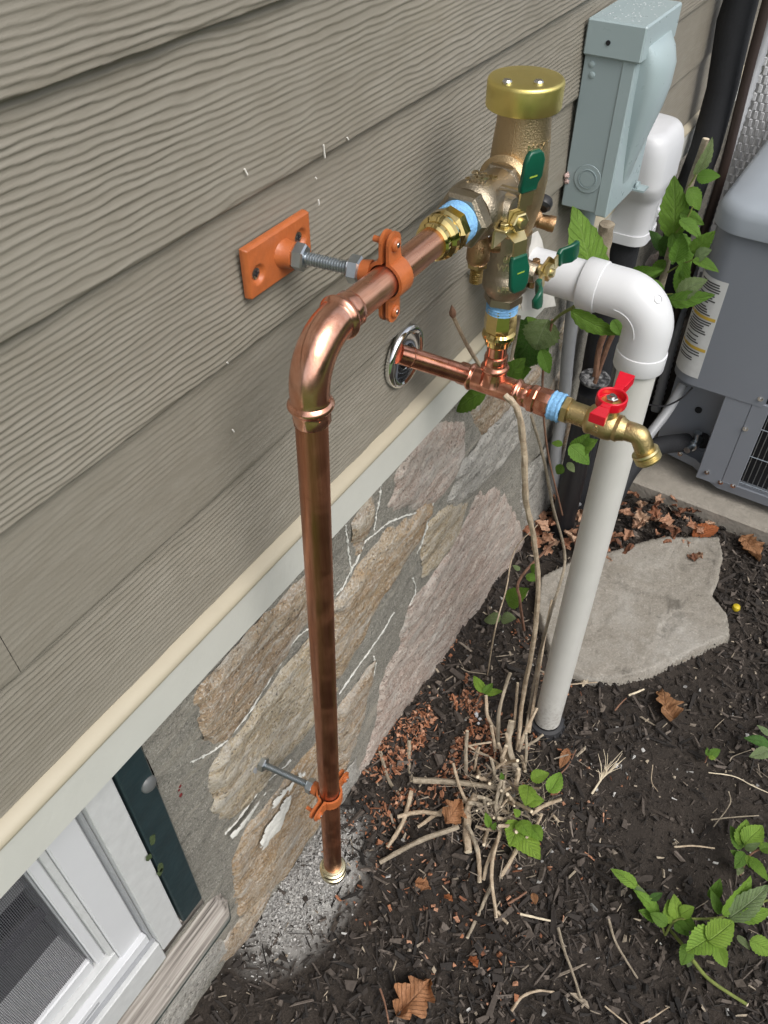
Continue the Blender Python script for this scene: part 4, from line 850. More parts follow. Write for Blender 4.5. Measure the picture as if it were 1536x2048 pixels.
press_end(eo, (.4348, .3416, RZ - Re), (-.012, -.015, -1)); press_end(eo, (.4798, .346, RZ), (1, 0, 0))
mb = MB(); b = RB; lathe(mb, b + Vector((0, 0, .012)), (0, 0, -1), [(.0152, 0), (.0182, .001), (.0184, .005), (.0165, .0065), (.0205, .0085), (.0218, .0125), (.0205, .0165), (.0165, .019), (.0165, .021), (.0208, .0235), (.0214, .028), (.0200, .0325), (.0162, .033), (.0165, .040), (.0150, .048), (.0120, .049)], 36); obj('brass_end_fitting', mb, simple('pale_brass', (.86, .76, .50), .24, 1, .1, 60), cpw)

# hangers
def thread(mb, a, b, r, pitch=.0026):
    a = Vector(a); b = Vector(b); L = (b - a).length; n_ = int(L / pitch); pr2 = [(r * .8, 0)]
    for i in range(n_): pr2 += [(r, (i + .35) * pitch), (r, (i + .5) * pitch), (r * .76, (i + .88) * pitch), (r * .76, (i + .98) * pitch)]
    lathe(mb, a, b - a, pr2, 22)
def split_ring(par, c, axis, ear, face, r=.0158, wd=.020, th=.003):
    """two half rings round a pipe; axis = pipe, ear = direction of the ears, face = rod side"""
    c = Vector(c); ax = Vector(axis).normalized(); e = Vector(ear).normalized(); f = Vector(face).normalized(); parts = []
    for s in (1, -1):
        g_ = f * s; prof = []; gap = .0022
        ro = r + th
        outer = [e * (r + .019) + g_ * gap, e * (r + .019) + g_ * (gap + th), e * (r + .006) + g_ * (gap + th), e * (r + .0015) + g_ * (gap + th + .001)]
        a0 = math.asin((gap + th + .002) / ro)
        for k in range(13): a = a0 + (PI - 2 * a0) * k / 12; outer.append(e * (ro * math.cos(a)) + g_ * (ro * math.sin(a)))
        outer += [e * -(r + .0015) + g_ * (gap + th + .001), e * -(r + .006) + g_ * (gap + th), e * -(r + .019) + g_ * (gap + th), e * -(r + .019) + g_ * gap]
        a1 = math.asin(gap / r)
        for k in range(13): a = PI - a1 - (PI - 2 * a1) * k / 12; outer.append(e * (r * math.cos(a)) + g_ * (r * math.sin(a)))
        # strip faces between outer and inner lines instead of one concave polygon
        no = 4 + 13 + 4; O = outer[:no]; I = outer[no:]
        def res(L, m_):
            d = [0]
            for i in range(1, len(L)): d.append(d[-1] + (L[i] - L[i - 1]).length)
            out_ = []
            for k in range(m_):
                t = d[-1] * k / (m_ - 1); i = max(j for j in range(len(d)) if d[j] <= t + 1e-12); i = min(i, len(L) - 2); out_.append(L[i].lerp(L[i + 1], (t - d[i]) / max(1e-9, d[i + 1] - d[i])))
            return out_
        O2 = O[1:-1]; inn = [e * (r + .019) + g_ * gap, e * (r + .008) + g_ * gap, e * (r + .002) + g_ * gap] + [p for p in reversed(I)][:0]
        arcI = [e * (r * math.cos(a)) + g_ * (r * math.sin(a)) for a in [a1 + (PI - 2 * a1) * k / 12 for k in range(13)]]
        I2 = [e * (r + .019) + g_ * gap, e * (r + .006) + g_ * gap, e * (r + .001) + g_ * gap] + arcI + [e * -(r + .001) + g_ * gap, e * -(r + .006) + g_ * gap, e * -(r + .019) + g_ * gap]
        # O2: ear tip, ..6mm, ..1.5mm, 13 arc, 1.5, 6, tip  => 19 ; I2: 3 + 13 + 3 = 19
        mb = MB(); n_ = len(O2); vs = []
        for w in (-wd / 2, wd / 2):
            vs += [c + p + ax * w for p in O2] + [c + p + ax * w for p in I2]
        fs = []
        for i in range(n_ - 1):
            a = i; b_ = i + 1
            fs += [(a, b_, b_ + n_, a + n_), (a + 2 * n_, a + 3 * n_, b_ + 3 * n_, b_ + 2 * n_), (a, a + 2 * n_, b_ + 2 * n_, b_), (a + n_, b_ + n_, b_ + 3 * n_, a + 3 * n_)]
        fs += [(0, n_, 3 * n_, 2 * n_), (n_ - 1, 3 * n_ - 1, 4 * n_ - 1, 2 * n_ - 1)]
        mb.add(vs, fs)
        for es in (1, -1):  # rounded ear ends
            cc = c + e * es * (r + .0175) + g_ * gap; lathe(mb, cc + g_ * .0001, g_, [(wd / 2 - .0002, 0), (wd / 2 - .0002, th * .98)], 20)
        parts.append(obj('half_ring', mb, M['orange'], par, 40))
    for es in (1, -1):
        cc = c + e * es * (r + .0165); mb = MB(); lathe(mb, cc - f * (.0022 + th), -f, [(.0062, -.0005), (.0060, .002), (.0045, .0035), (.0, .0038)], 18); lathe(mb, cc + f * .002, f, [(.0028, 0), (.0028, .014)], 12); obj('clamp_screw', mb, M['orange'], par)
        mb = MB(); lathe(mb, cc - f * (.0022 + th + .0032), -f, [(.0028, 0), (.0022, .0008)], 10); obj('screw_slot', mb, M['steel'], par)
h1 = thing('upper_pipe_hanger', (.54, .45, RZ), 'orange flanged pipe hanger on zinc rod holding the horizontal copper pipe to the siding', 'pipe hanger', 'pipe hangers')
C1 = Vector((.566, .346, RZ)); F1 = Vector((.541, .4525, 1.190))
split_ring(h1, C1, (1, 0, 0), (0, 0, 1), (0, 1, 0))
mb = MB(); box(mb, (.492, .4485, 1.1665), (.584, .4525, 1.2135), .0006); pl_ = obj('flange_plate', mb, M['orange'], h1)
xs = np.linspace(.492, .584, 93); zs = np.linspace(1.1665, 1.2135, 48); X, Z = np.meshgrid(xs, zs, indexing='ij'); Y = np.full(X.shape, .4440)
ed = np.minimum(np.minimum(X - .492, .584 - X), np.minimum(Z - 1.1665, 1.2135 - Z)); Y = np.where(ed < .0008, .4447, Y); Y = np.where(ed < .0001, .4490, Y)
HOLES = [(.538 - .033, 1.186), (.538 + .031, 1.193)]
for hx_, hz_ in HOLES:
    r_ = np.hypot(X - hx_, Z - hz_); Y = np.maximum(Y, np.where(r_ < .0095, np.minimum(.4440 + (.0095 - r_) * 1.1, .4480), 0))
gridmesh('plate_face', np.stack([X, Y, Z], -1), M['orange'], pl_)
for hx_, hz_ in HOLES:
    c = Vector((hx_, .4482, hz_)); mb = MB(); lathe(mb, c, (0, -1, 0), [(.0056, 0), (.0052, .0012), (.0, .0017)], 20); obj('screw_head', mb, M['steel'], pl_)
    mb = MB(); box(mb, c + Vector((-.0030, -.0021, -.0006)), c + Vector((.0030, -.0010, .0006))); box(mb, c + Vector((-.0006, -.00215, -.0030)), c + Vector((.0006, -.0010, .0030))); obj('screw_recess', mb, M['dark'], pl_)
rd = (C1 - F1).normalized()
mb = MB(); lathe(mb, F1 + rd * .003, rd, [(.0165, 0), (.0140, .003), (.0125, .009), (.0120, .0150), (.0112, .0155)], 30); obj('flange_boss', mb, M['orange'], h1)
mb = MB(); hexnut(mb, F1 + rd * .0185, rd, .0128, .0115, .3); obj('hex_nut', mb, M['zinc'], h1, 25)
mb = MB(); hexnut(mb, C1 - rd * .0385, rd, .0128, .0115, .1); obj('hex_nut', mb, M['zinc'], h1, 25)
mb = MB(); thread(mb, F1 + rd * .02, C1 - rd * .028, .0062); obj('threaded_rod', mb, M['zinc'], h1)
mb = MB(); lathe(mb, C1 - rd * .0175, -rd, [(.0118, 0), (.0110, .004), (.0098, .0095)], 26); obj('ring_boss', mb, M['orange'], h1)
C2 = RB.lerp(RT, (.441 - .19) / (1.128 - .19)); h2 = thing('lower_pipe_hanger', (.41, .47, .441), 'thin zinc rod hanger with orange ring holding the copper downpipe to the stone', 'pipe hanger', 'pipe hangers')
F2 = Vector((.4125, .4665, .4385)); rd = (C2 - F2).normalized()
split_ring(h2, C2, (0, 0, 1), (1, .0, 0), (0, 1, 0), wd=.018)
mb = MB(); lathe(mb, F2 - rd * .004, rd, [(.0165, 0), (.0165, .0028), (.0155, .0032), (.009, .0033)], 32); obj('washer', mb, M['conduit'], h2)
mb = MB(); hexnut(mb, F2, rd, .0110, .0095, .2); hexnut(mb, C2 - rd * .036, rd, .0112, .0105, .5); obj('hex_nut', mb, M['zinc'], h2, 25)
mb = MB(); thread(mb, F2 + rd * .006, C2 - rd * .026, .0052, .0024); obj('threaded_rod', mb, M['zinc'], h2)
mb = MB(); lathe(mb, C2 - rd * .0175, -rd, [(.0105, 0), (.0095, .009)], 22); obj('ring_boss', mb, M['orange'], h2)

# escutcheon and copper tee branch
es_c = P(808, 712, y=.4525); es = thing('chrome_escutcheon', es_c, 'round chrome escutcheon plate where the copper stub leaves the siding', 'escutcheon')
mb = MB(); lathe(mb, es_c + Vector((0, .001, 0)), (0, -1, 0), [(.0425, -.001), (.0430, .003), (.0420, .0060), (.0395, .0080), (.0365, .0082), (.0345, .0068), (.0320, .0058), (.0170, .0054), (.0162, .0045), (.0160, .002)], 64); obj('escutcheon_plate', mb, M['chrome'], es)
mb = MB(); lathe(mb, es_c + Vector((0, .0, 0)), (0, -1, 0), [(.0158, 0), (.0158, .0042), (0, .0042)], 24); obj('opening', mb, M['dark'], es)
TX, TZ = .829, .907
tb = thing('copper_tee_branch', (.829, .346, TZ), 'rosy copper tee branch from the chrome plate to the hose tap', 'pipe')
mb = MB(); st0 = P(797, 707, y=.4480); st1 = Vector((TX, .378, TZ)); tube(mb, [st0, st0.lerp(st1, .5), st1], .0130, 36); obj('stub_pipe', mb, M['copper_tee'], tb)
mb = MB(); q_ = st0.lerp(st1, .15); lathe(mb, q_, st1 - st0, [(.0130, 0), (.0140, .0008), (.0140, .0018), (.0130, .003)], 30); obj('stub_seam', mb, M['copper_tee'], tb)
mb = MB(); tube(mb, [(TX, .378, TZ), (TX, .312, TZ)], .0158, 40, cap=False)
lathe(mb, (TX, .346, TZ + .008), (0, 0, 1), [(.0200, -.003), (.0172, .004), (.0160, .010), (.0156, .016)], 40); te = obj('press_tee', mb, M['copper_tee'], tb, 60)
press_end(te, (TX, .370, TZ), (0, 1, 0), .0132, 'copper_tee'); press_end(te, (TX, .318, TZ), (0, -1, 0), .0132, 'copper_tee', s=.9); press_end(te, (TX, .346, TZ + .020), (0, 0, 1), .0132, 'copper_tee')
mb = MB(); tube(mb, [(TX, .346, TZ + .03), (TX, .346, TZ + .075)], .0130, 36); obj('short_pipe', mb, M['copper_tee'], tb)
mb = MB(); lathe(mb, (TX, .296, TZ), (0, -1, 0), [(.0150, -.003), (.0158, .002), (.0185, .006), (.0185, .012), (.0170, .014), (.0185, .016), (.0190, .030), (.0180, .034), (.016, .035)], 10); obj('threaded_adapter', mb, M['copper_tee'], tb, 20)
mb = MB(); lathe(mb, (TX, .346, TZ + .062), (0, 0, 1), [(.0152, 0), (.0165, .002), (.0170, .008), (.0205, .011), (.0215, .0145), (.0205, .018), (.0172, .021)], 40); lathe(mb, (TX, .346, TZ + .083), (0, 0, 1), [(.0172, 0), (.0200, .002), (.0205, .013), (.0195, .020), (.0190, .034), (.0175, .035)], 8, .2); obj('brass_adapter', mb, M['brass'], tb, 25)

# hose tap
hb = thing('hose_tap', (TX, .20, TZ), 'brass hose tap with red lever handle at the end of the copper branch', 'hose tap')
def rough_tape(mb, o, ax, r0, L, seed):
    r_ = random.Random(seed); u, w, a = basis(ax); o = Vector(o); n_ = 48; m_ = 9; vs = []
    for i in range(m_):
        for k in range(n_):
            th = 2 * PI * k / n_; e = 0
            if i in (0, m_ - 1): e = (noise.noise(Vector((math.cos(th) * 2.2 + seed, math.sin(th) * 2.2, i))) * .0028)
            rr = r0 + .0007 * math.sin(i * 2.1) + .0004 * r_.random() - (.0012 if i in (0, m_ - 1) else 0)
            vs.append(o + a * (L * i / (m_ - 1) + e) + (u * math.cos(th) + w * math.sin(th)) * rr)
    mb.add(vs, [(i * n_ + k, i * n_ + (k + 1) % n_, (i + 1) * n_ + (k + 1) % n_, (i + 1) * n_ + k) for i in range(m_ - 1) for k in range(n_)])
mb = MB(); rough_tape(mb, (TX, .264, TZ), (0, -1, 0), .0186, .017, 3); lathe(mb, (TX, .263, TZ), (0, -1, 0), [(.0172, 0), (.0172, .015)], 24); obj('thread_tape', mb, M['tape'], hb, 60)
mb = MB(); hexnut(mb, (TX, .2470, TZ), (0, -1, 0), .0185, .010, .35); obj('hex_collar', mb, M['brass_satin'], hb, 25)
mb = MB(); lathe(mb, (TX, .238, TZ), (0, -1, 0), [(.0142, 0), (.0142, .023), (.0175, .025), (.0192, .027), (.0194, .031), (.0184, .033), (.0190, .040), (.0194, .052), (.0186, .058), (.0166, .061), (.0172, .066), (.0150, .069), (.0130, .075)], 40)
lathe(mb, (TX, .190, TZ + .008), (0, 0, 1), [(.014, 0), (.0125, .010), (.0115, .016), (.0115, .020)], 28)
s0 = Vector((TX, .172, TZ)); s1 = Vector((TX, .150, TZ + .001)); s2 = Vector((TX, .134, TZ - .021))
tube(mb, spline([s0, s1, s1.lerp(s2, .35) + Vector((0, -.002, .001)), s2], 8), lambda t: .0128 - .0004 * t, 32)
bd = obj('tap_body', mb, M['brass_satin'], hb, 40)
d_ = (s2 - s1).normalized(); mb = MB(); pf = [(.0130, 0), (.0168, .001), (.0172, .004), (.0150, .005)]
for i in range(4): pf += [(.0168, .0062 + i * .0024), (.0152, .0074 + i * .0024)]
pf += [(.0150, .016), (.0120, .0162), (.0118, .006)]; lathe(mb, s2 - d_ * .003, d_, pf, 40); obj('hose_thread', mb, M['nutz'], hb, 50)
hc = Vector((TX, .190, TZ + .036)); mb = MB(); lathe(mb, hc - Vector((0, 0, .006)), (0, 0, 1), [(.0135, -.002), (.0182, 0), (.0190, .003), (.0190, .012), (.0180, .0135), (.0165, .0135), (.0155, .012), (.0152, .004), (.006, .0038)], 48)
for s in (1, -1):
    w0, w1 = .0055, .0075; x0, x1, x2 = .0170 * s, .027 * s, .050 * s
    for (xa, xb, wa, wb, za, zb) in ((x0, x1, .0055, .0060, .0, .001), (x1, x2, .0070, .0100, .0005, .004)):
        hh = .0065; vs = [hc + Vector(p) for p in ((xa, -wa, za - hh), (xa, wa, za - hh), (xb, wb, zb - hh), (xb, -wb, zb - hh), (xa, -wa, za + hh), (xa, wa, za + hh), (xb, wb, zb + hh), (xb, -wb, zb + hh))]
        fs = [(0, 1, 2, 3), (7, 6, 5, 4), (4, 5, 1, 0), (5, 6, 2, 1), (6, 7, 3, 2), (7, 4, 0, 3)]; mb.add(vs, fs if s < 0 else [f[::-1] for f in fs])
lv = obj('lever_handle', mb, M['red'], hb, 30)
bv = lv.modifiers.new('round', 'BEVEL'); bv.width = .0012; bv.segments = 3; bv.limit_method = 'ANGLE'
mb = MB(); lathe(mb, hc + Vector((0, 0, -.0025)), (0, 0, 1), [(.0125, 0), (.0125, .0012), (.009, .0014)], 24); obj('yellow_washer', mb, M['gold'], hb)
mb = MB(); hexnut(mb, hc + Vector((0, 0, -.001)), (0, 0, 1), .0078, .0065); lathe(mb, hc + Vector((0, 0, .003)), (0, 0, 1), [(.0038, 0), (.0036, .0055)], 16); obj('handle_nut', mb, M['steel'], hb, 25)
text_on(hb, '1/2', .0085, (TX - .0192, .196, TZ + .002), (0, 0, 1), (0, 1, 0), M['raised'], depth=.0009)

# ================================================================== BACKFLOW PREVENTER
BXX, BY = .829, .346
bp = thing('backflow_preventer', (BXX, BY, 1.02), 'bronze vacuum breaker with gold cap and green handled ball valves', 'valve')
# main bronze body
mb = MB(); lathe(mb, (BXX, BY, 1.115), (0, 0, 1), [(.020, 0), (.0225, .006), (.0265, .020), (.0305, .040), (.0325, .065), (.0315, .085), (.0300, .105), (.0282, .122), (.0276, .145)], 56)
lathe(mb, (BXX, BY, RZ), (-1, 0, 0), [(.020, .015), (.0300, .028), (.0305, .034), (.0270, .037), (.0255, .040)], 40)
body = obj('valve_body', mb, M['bronze'], bp, 50)
mb = MB(); prism(mb, [(BXX + .026, BY - .010, 1.16), (BXX + .044, BY - .012, 1.165), (BXX + .046, BY - .012, 1.205), (BXX + .040, BY - .010, 1.222), (BXX + .026, BY - .008, 1.225)], (0, .012, 0)); obj('body_web', mb, M['bronze'], bp)
mb = MB(); tube(mb, [(BXX - .0275 - .0003 - .007 * t_ ** 1.5, BY - .003, 1.245 - .062 * t_) for t_ in (0, .25, .5, .75, 1)], .0009, 8); obj('casting_seam', mb, M['bronze'], bp)
mb = MB(); lathe(mb, (BXX - .004, BY + .001, 1.2535), (0, 0, 1), [(.0350, 0), (.0380, .0004), (.0386, .002), (.0386, .0235), (.0382, .0256), (.0370, .0270), (.0345, .0276), (.020, .0280), (0, .0281)], 72); cap_ = obj('gold_cap', mb, M['gold'], bp, 50)
for (u, v) in ((1014, 163), (1077, 164)):
    c = P(u, v + 3, z=1.2816); mb = MB(); lathe(mb, c, (0, 0, 1), [(.0048, -.0005), (.0050, .0016), (.0038, .0032), (.0012, .0037)], 20); box(mb, (c.x - .0004, c.y - .003, c.z + .0034), (c.x + .0004, c.y + .003, c.z + .0040)); obj('cap_screw', mb, M['steel'], cap_)
for i, tx in enumerate(('MAX T', 'MAX P')): text_on(body, tx, .0100, (BXX - .0292 * .42, BY - .0292 * .907, 1.221 - i * .0115), (.907, -.42, 0), (0, 0, 1), M['raised'], rad=.029, depth=.0010)
# outlet ball valve (horizontal)
mb = MB(); hexnut(mb, (.7955, BY, RZ), (-1, 0, 0), .0262, .015, 0); obj('hex_end', mb, M['bronze_grey'], bp, 25)
mb = MB(); lathe(mb, (.7815, BY, RZ), (-1, 0, 0), [(.0225, 0), (.0235, .004), (.0245, .016), (.0265, .024), (.0280, .034), (.0290, .048), (.0300, .052), (.0300, .062), (.0285, .066), (.026, .070)], 56)
lathe(mb, (.747, BY, RZ - .002), (0, -1, 0), [(.020, .012), (.0165, .022), (.0150, .031), (.0135, .034)], 30); vb = obj('outlet_ball_valve', mb, M['bronze_grey'], bp, 45)
mb = MB(); hexnut(mb, (.7125, BY, RZ), (-1, 0, 0), .0292, .018, 0); obj('hex_end', mb, M['bronze_grey'], bp, 25)
mb = MB(); rough_tape(mb, (.6955, BY, RZ), (-1, 0, 0), .0205, .0150, 8); lathe(mb, (.697, BY, RZ), (-1, 0, 0), [(.0195, 0), (.0195, .017)], 24); obj('thread_tape', mb, M['tape'], bp, 60)
mb = MB(); lathe(mb, (.6815, BY, RZ), (-1, 0, 0), [(.0180, 0), (.0215, .002), (.0218, .013), (.0180, .016)], 8, .1); lathe(mb, (.668, BY, RZ), (-1, 0, 0), [(.0180, 0), (.0178, .006), (.0208, .008), (.0220, .0115), (.0212, .016), (.0180, .019), (.0182, .026), (.0160, .028), (.0146, .028)], 44); obj('press_adapter', mb, M['brass'], bp, 25)
text_on(vb, '600\nWOG', .0115, (.738, BY - .002, RZ + .0300), (0, 1, 0), (-1, 0, .14), M['raised'], depth=.0012)
text_on(vb, 'LFFBV', .0080, (.7225, BY - .002, RZ + .0315), (0, 1, 0), (-1, 0, .1), M['raised'], depth=.0012)
# inlet ball valve (vertical)
mb = MB(); lathe(mb, (BXX, BY, 1.040), (0, 0, 1), [(.0200, 0), (.0215, .003), (.0270, .010), (.0282, .016), (.0282, .026), (.0250, .030), (.0235, .034), (.0240, .050), (.0225, .060), (.0240, .066), (.0240, .080)], 56)
lathe(mb, (BXX, BY, 1.077), (0, -1, 0), [(.018, .010), (.0130, .022), (.0115, .036), (.0100, .038)], 28); vl = obj('inlet_ball_valve', mb, M['bronze_grey'], bp, 45)
mb = MB(); hexnut(mb, (BXX, BY, 1.029), (0, 0, 1), .0232, .0125, .26); obj('hex_end', mb, M['bronze_grey'], bp, 25)
mb = MB(); rough_tape(mb, (BXX, BY, 1.0255), (0, 0, -1), .0188, .0095, 14); lathe(mb, (BXX, BY, 1.029), (0, 0, -1), [(.0178, 0), (.0178, .012)], 24); obj('thread_tape', mb, M['tape'], bp, 60)
r_c = Vector((BXX, BY, 0)); fd = Vector((-.86, -.51, 0)).normalized(); rt = Vector((0, 0, 1)).cross(fd) * 1
for tx, z, rd_, sz in (('600\nWOG', 1.0900, .0240, .0115), ('LFFBV', 1.0600, .0284, .0095)): text_on(vl, tx, sz, r_c + fd * rd_ + Vector((0, 0, z)), rt, Vector((0, 0, 1)), M['raised'], rad=rd_, depth=.0012)
# butterfly handles
def handle(center, wing, wid, out, L0=.018, L1=.036, L2=.068, lift=.010, lift2=.004):
    c = Vector(center); w = Vector(wing).normalized(); s_ = Vector(wid).normalized(); o_ = Vector(out).normalized(); th = .0024
    hp = MB(); 
    def slab(path, widths, t_):
        vs = []; n_ = len(path)
        for (p, wd_) in zip(path, widths):
            for a_, b_ in ((-1, -1), (1, -1), (1, 1), (-1, 1)): vs.append(p + s_ * wd_ * a_ + o_ * t_ * b_ / 2)
        fs = [(i * 4 + k, i * 4 + (k + 1) % 4, i * 4 + 4 + (k + 1) % 4, i * 4 + 4 + k) for i in range(n_ - 1) for k in range(4)] + [(3, 2, 1, 0), tuple(range(n_ * 4 - 4, n_ * 4))]
        m_ = MB(); m_.add(vs, fs); return m_
    out_ = []
    pl = [c - w * L1 + o_ * lift, c - w * L0 + o_ * lift * .9, c - w * .012, c + w * .012, c + w * L0 + o_ * lift * .9, c + w * L1 + o_ * lift]
    ho = obj('valve_handle', slab(pl, [.0085, .0085, .0115, .0115, .0085, .0085], th), M['nutz'], bp, 20)
    for sg in (1, -1):
        ps = [(L1 - .003, lift, .0100), (L1 + .004, lift, .0115), (L1 + .012, lift + lift2, .0128), (L2 - .010, lift + lift2 * 1.3, .0125), (L2 - .004, lift + lift2 * 1.2, .0100), (L2, lift + lift2, .0055)]
        g_ = obj('vinyl_grip', slab([c + w * sg * a + o_ * b_ for a, b_, _ in ps], [x for _, _, x in ps], .0062), M['green'], ho)
        b2 = g_.modifiers.new('round', 'BEVEL'); b2.width = .0022; b2.segments = 3; b2.limit_method = 'ANGLE'; b2.angle_limit = math.radians(50)
        q = c + w * sg * (L1 + .014) + o_ * (lift + lift2 + .0034)
        text_on(ho, 'I', .014, q, w, s_ if w.cross(s_).dot(o_) > 0 else -s_, M['gold_print'], depth=.0002)
    mb = MB(); hexnut(mb, c + o_ * .0012, o_, .0105, .0075); lathe(mb, c + o_ * .008, o_, [(.0052, 0), (.0048, .004), (.0020, .0045)], 18); lathe(mb, c - o_ * .012, o_, [(.0065, 0), (.0065, .012)], 18); obj('stem_nut', mb, M['nutz'], ho, 25)
    return ho
handle((.747, .308, 1.174), (.0, -.0, 1), (.92, -.4, 0), (-.4, -.92, 0), L2=.074, lift=.011, lift2=.003)
handle((.836, .302, 1.079), (1, -.05, .30), (-.3, 0, 1), (0, -1, 0), L0=.012, L1=.024, L2=.053, lift=.006, lift2=.008)
mb = MB(); box(mb, (.722, .3185, 1.150), (.768, .3215, 1.172), .0008); box(mb, (.722, .306, 1.169), (.740, .3215, 1.172), .0008); hexnut(mb, (.731, .313, 1.172), (0, 0, 1), .0045, .004); obj('stop_bracket', mb, M['nutz'], bp)
mb = MB(); box(mb, (.735, .300, 1.205), (.742, .325, 1.209), .001); obj('stop_lug', mb, M['bronze_grey'], bp)
# test cocks
c = P(957, 500, x=.742); tk = MB(); lathe(tk, (c.x, c.y, c.z + .016), (0, 0, -1), [(.004, -.004), (.008, 0), (.0095, .004), (.0115, .010), (.0125, .018), (.0125, .026), (.0105, .029), (.0110, .030)], 26); lathe(tk, c + Vector((.004, 0, .004)), (.6, -.8, 0), [(.0075, 0), (.008, .012), (.0088, .013), (.0088, .020), (.006, .020)], 20); lathe(tk, c + Vector((0, .0, .012)), (0, .7, .7), [(.006, 0), (.006, .02)], 14)
t1 = obj('test_cock', tk, M['bronze_red'], bp)
mb = MB(); hexnut(mb, (c.x, c.y, c.z - .0125), (0, 0, -1), .0115, .0065); thread(mb, (c.x, c.y, c.z - .018), (c.x, c.y, c.z - .038), .0072, .0022); obj('threaded_outlet', mb, M['brass_satin'], t1)
text_on(t1, '1/4', .009, c + fd * .0122 + Vector((0, 0, .004)), rt, (0, 0, 1), M['bronze_red'], rad=.0118, depth=.0007)
c = P(1064, 440, x=.855); mb = MB(); lathe(mb, c + Vector((-.02, .01, .0)), (1, -.35, 0), [(.008, 0), (.0085, .014), (.0105, .017), (.0105, .032), (.007, .034)], 24); lathe(mb, c + Vector((.006, -.002, -.002)), (.35, -.85, -.15), [(.0075, 0), (.0085, .014), (.0092, .015), (.0092, .022), (.0055, .0225)], 20); t2 = obj('test_cock', mb, M['bronze_red'], bp)
mb = MB(); lathe(mb, c + Vector((.014, -.004, .0115)), (.8, .1, .5), [(.0075, -.003), (.0105, 0), (.0112, .006), (.0095, .010), (.003, .0115)], 26); obj('dust_cap', mb, M['black'], t2)
c = P(1072, 528, x=.835); mb = MB(); hexnut(mb, c, (0, 0, 1), .0048, .006); lathe(mb, c + Vector((0, .002, -.03)), (0, 0, 1), [(.004, 0), (.004, .03)], 12); obj('packing_bolt', mb, M['bronze_red'], bp)
# paper tag hanging behind the valve
tg = thing('paper_tag', P(1080, 540, y=.372), 'blank white paper tag hanging behind the lower valve', 'tag')
mb = MB(); prism(mb, [P(u, v, y=.375) for u, v in ((1062, 470), (1076, 462), (1084, 480), (1112, 612), (1045, 623), (1040, 600), (1056, 520))], (0, .0009, 0)); obj('tag_card', mb, M['tagp'], tg, smooth=False)

# ================================================================== VEGETATION
vine = thing('woody_shrub', (1.25, .33, 0), 'leafy woody shrub growing behind the white pipe beside the condenser', 'shrub')
X1 = 1.42
stem(vine, [P(1412, 278, x=X1), P(1380, 370, x=X1), P(1352, 460, x=X1), P(1325, 560, x=X1), P(1296, 680, x=1.44), P(1262, 800, x=1.45), P(1215, 960, x=1.47), P(1190, 1030, x=1.48)], .0058, 'bark', r2=.0075)
c = P(1412, 278, x=X1); mb = MB(); lathe(mb, c, (.1, 0, 1), [(.0052, 0), (.0050, .001), (0, .0012)], 12); obj('cut_end', mb, M['cut'], vine)
stem(vine, [P(1214, 448, x=1.33), P(1203, 520, x=1.34), P(1196, 590, x=1.35)], .013, 'bark', r2=.012)
stem(vine, [P(1212, 655, x=1.36), P(1198, 700, x=1.37), P(1190, 752, x=1.38)], .0065, 'red_stem')
stem(vine, [P(1238, 640, x=1.42), P(1212, 700, x=1.43), P(1190, 765, x=1.44)], .006, 'red_stem')
for a, b, x, m, w, rl in (
    ((1182, 590), (1163, 412), 1.16, 'leaf', .62, .3), ((1342, 478), (1352, 355), 1.40, 'leaf', .55, -.3), ((1390, 352), (1428, 278), 1.40, 'leaf_pale', .42, .6),
    ((1393, 352), (1440, 352), 1.38, 'leaf', .75, .2), ((1378, 375), (1402, 420), 1.41, 'leaf', .8, 0), ((1360, 425), (1408, 450), 1.40, 'leaf', .55, .5),
    ((1358, 440), (1407, 475), 1.38, 'leaf', .6, -.2), ((1345, 465), (1380, 545), 1.40, 'leaf', .6, .2), ((1352, 525), (1363, 468), 1.38, 'leaf', .7, 0), ((1385, 508), (1428, 463), 1.38, 'leaf', .65, .3),
    ((1388, 515), (1422, 500), 1.37, 'leaf_pale', .9, 0), ((1385, 520), (1440, 540), 1.36, 'leaf', .55, -.2), ((1365, 525), (1358, 590), 1.38, 'leaf', .55, 0), ((1340, 470), (1318, 515), 1.42, 'leaf_dark', .6, 0),
    ((1335, 600), (1428, 592), 1.33, 'leaf', .42, .5), ((1350, 590), (1412, 560), 1.34, 'leaf_pale', .7, 0), ((1320, 605), (1400, 595), 1.35, 'leaf_dark', .5, -.4), ((1330, 520), (1300, 560), 1.41, 'leaf', .6, .4),
    ((1260, 548), (1325, 538), 1.22, 'leaf', .45, .7), ((1300, 560), (1330, 578), 1.3, 'leaf', .55, 0), ((1140, 622), (1242, 672), 1.12, 'leaf', .38, .9), ((1225, 640), (1243, 672), 1.12, 'leaf', .8, .2),
    ((1330, 470), (1350, 530), 1.43, 'leaf_dark', .7, .2), ((1322, 500), (1300, 460), 1.43, 'leaf_dark', .7, .2), ((1362, 540), (1366, 556), 1.38, 'leaf', .7, 0)):
    LX(vine, a, b, x, m, wr=w, roll=rl)
for pts_ in ([(1352, 465), (1372, 440), (1386, 412)], [(1335, 545), (1360, 530), (1390, 518)], [(1325, 590), (1345, 588)], [(1378, 372), (1392, 350)]): stem(vine, [P(u, v, x=1.40) for u, v in pts_], .0016, 'stalk', sub=3, wob=0)
ivy = thing('climbing_shrub', (1.12, .33, 0), 'green veined leaf cluster under the white elbow against the stone', 'shrub')
X2 = 1.10
stem(ivy, [P(1150, 612, x=1.0), P(1120, 630, x=1.04), P(1104, 645, x=X2)], .0026, 'stalk', wob=0)
stem(ivy, [P(1105, 640, x=X2), P(1085, 760, x=1.13), P(1095, 900, x=1.2), P(1125, 1030, x=1.3)], .0022, 'red_stem')
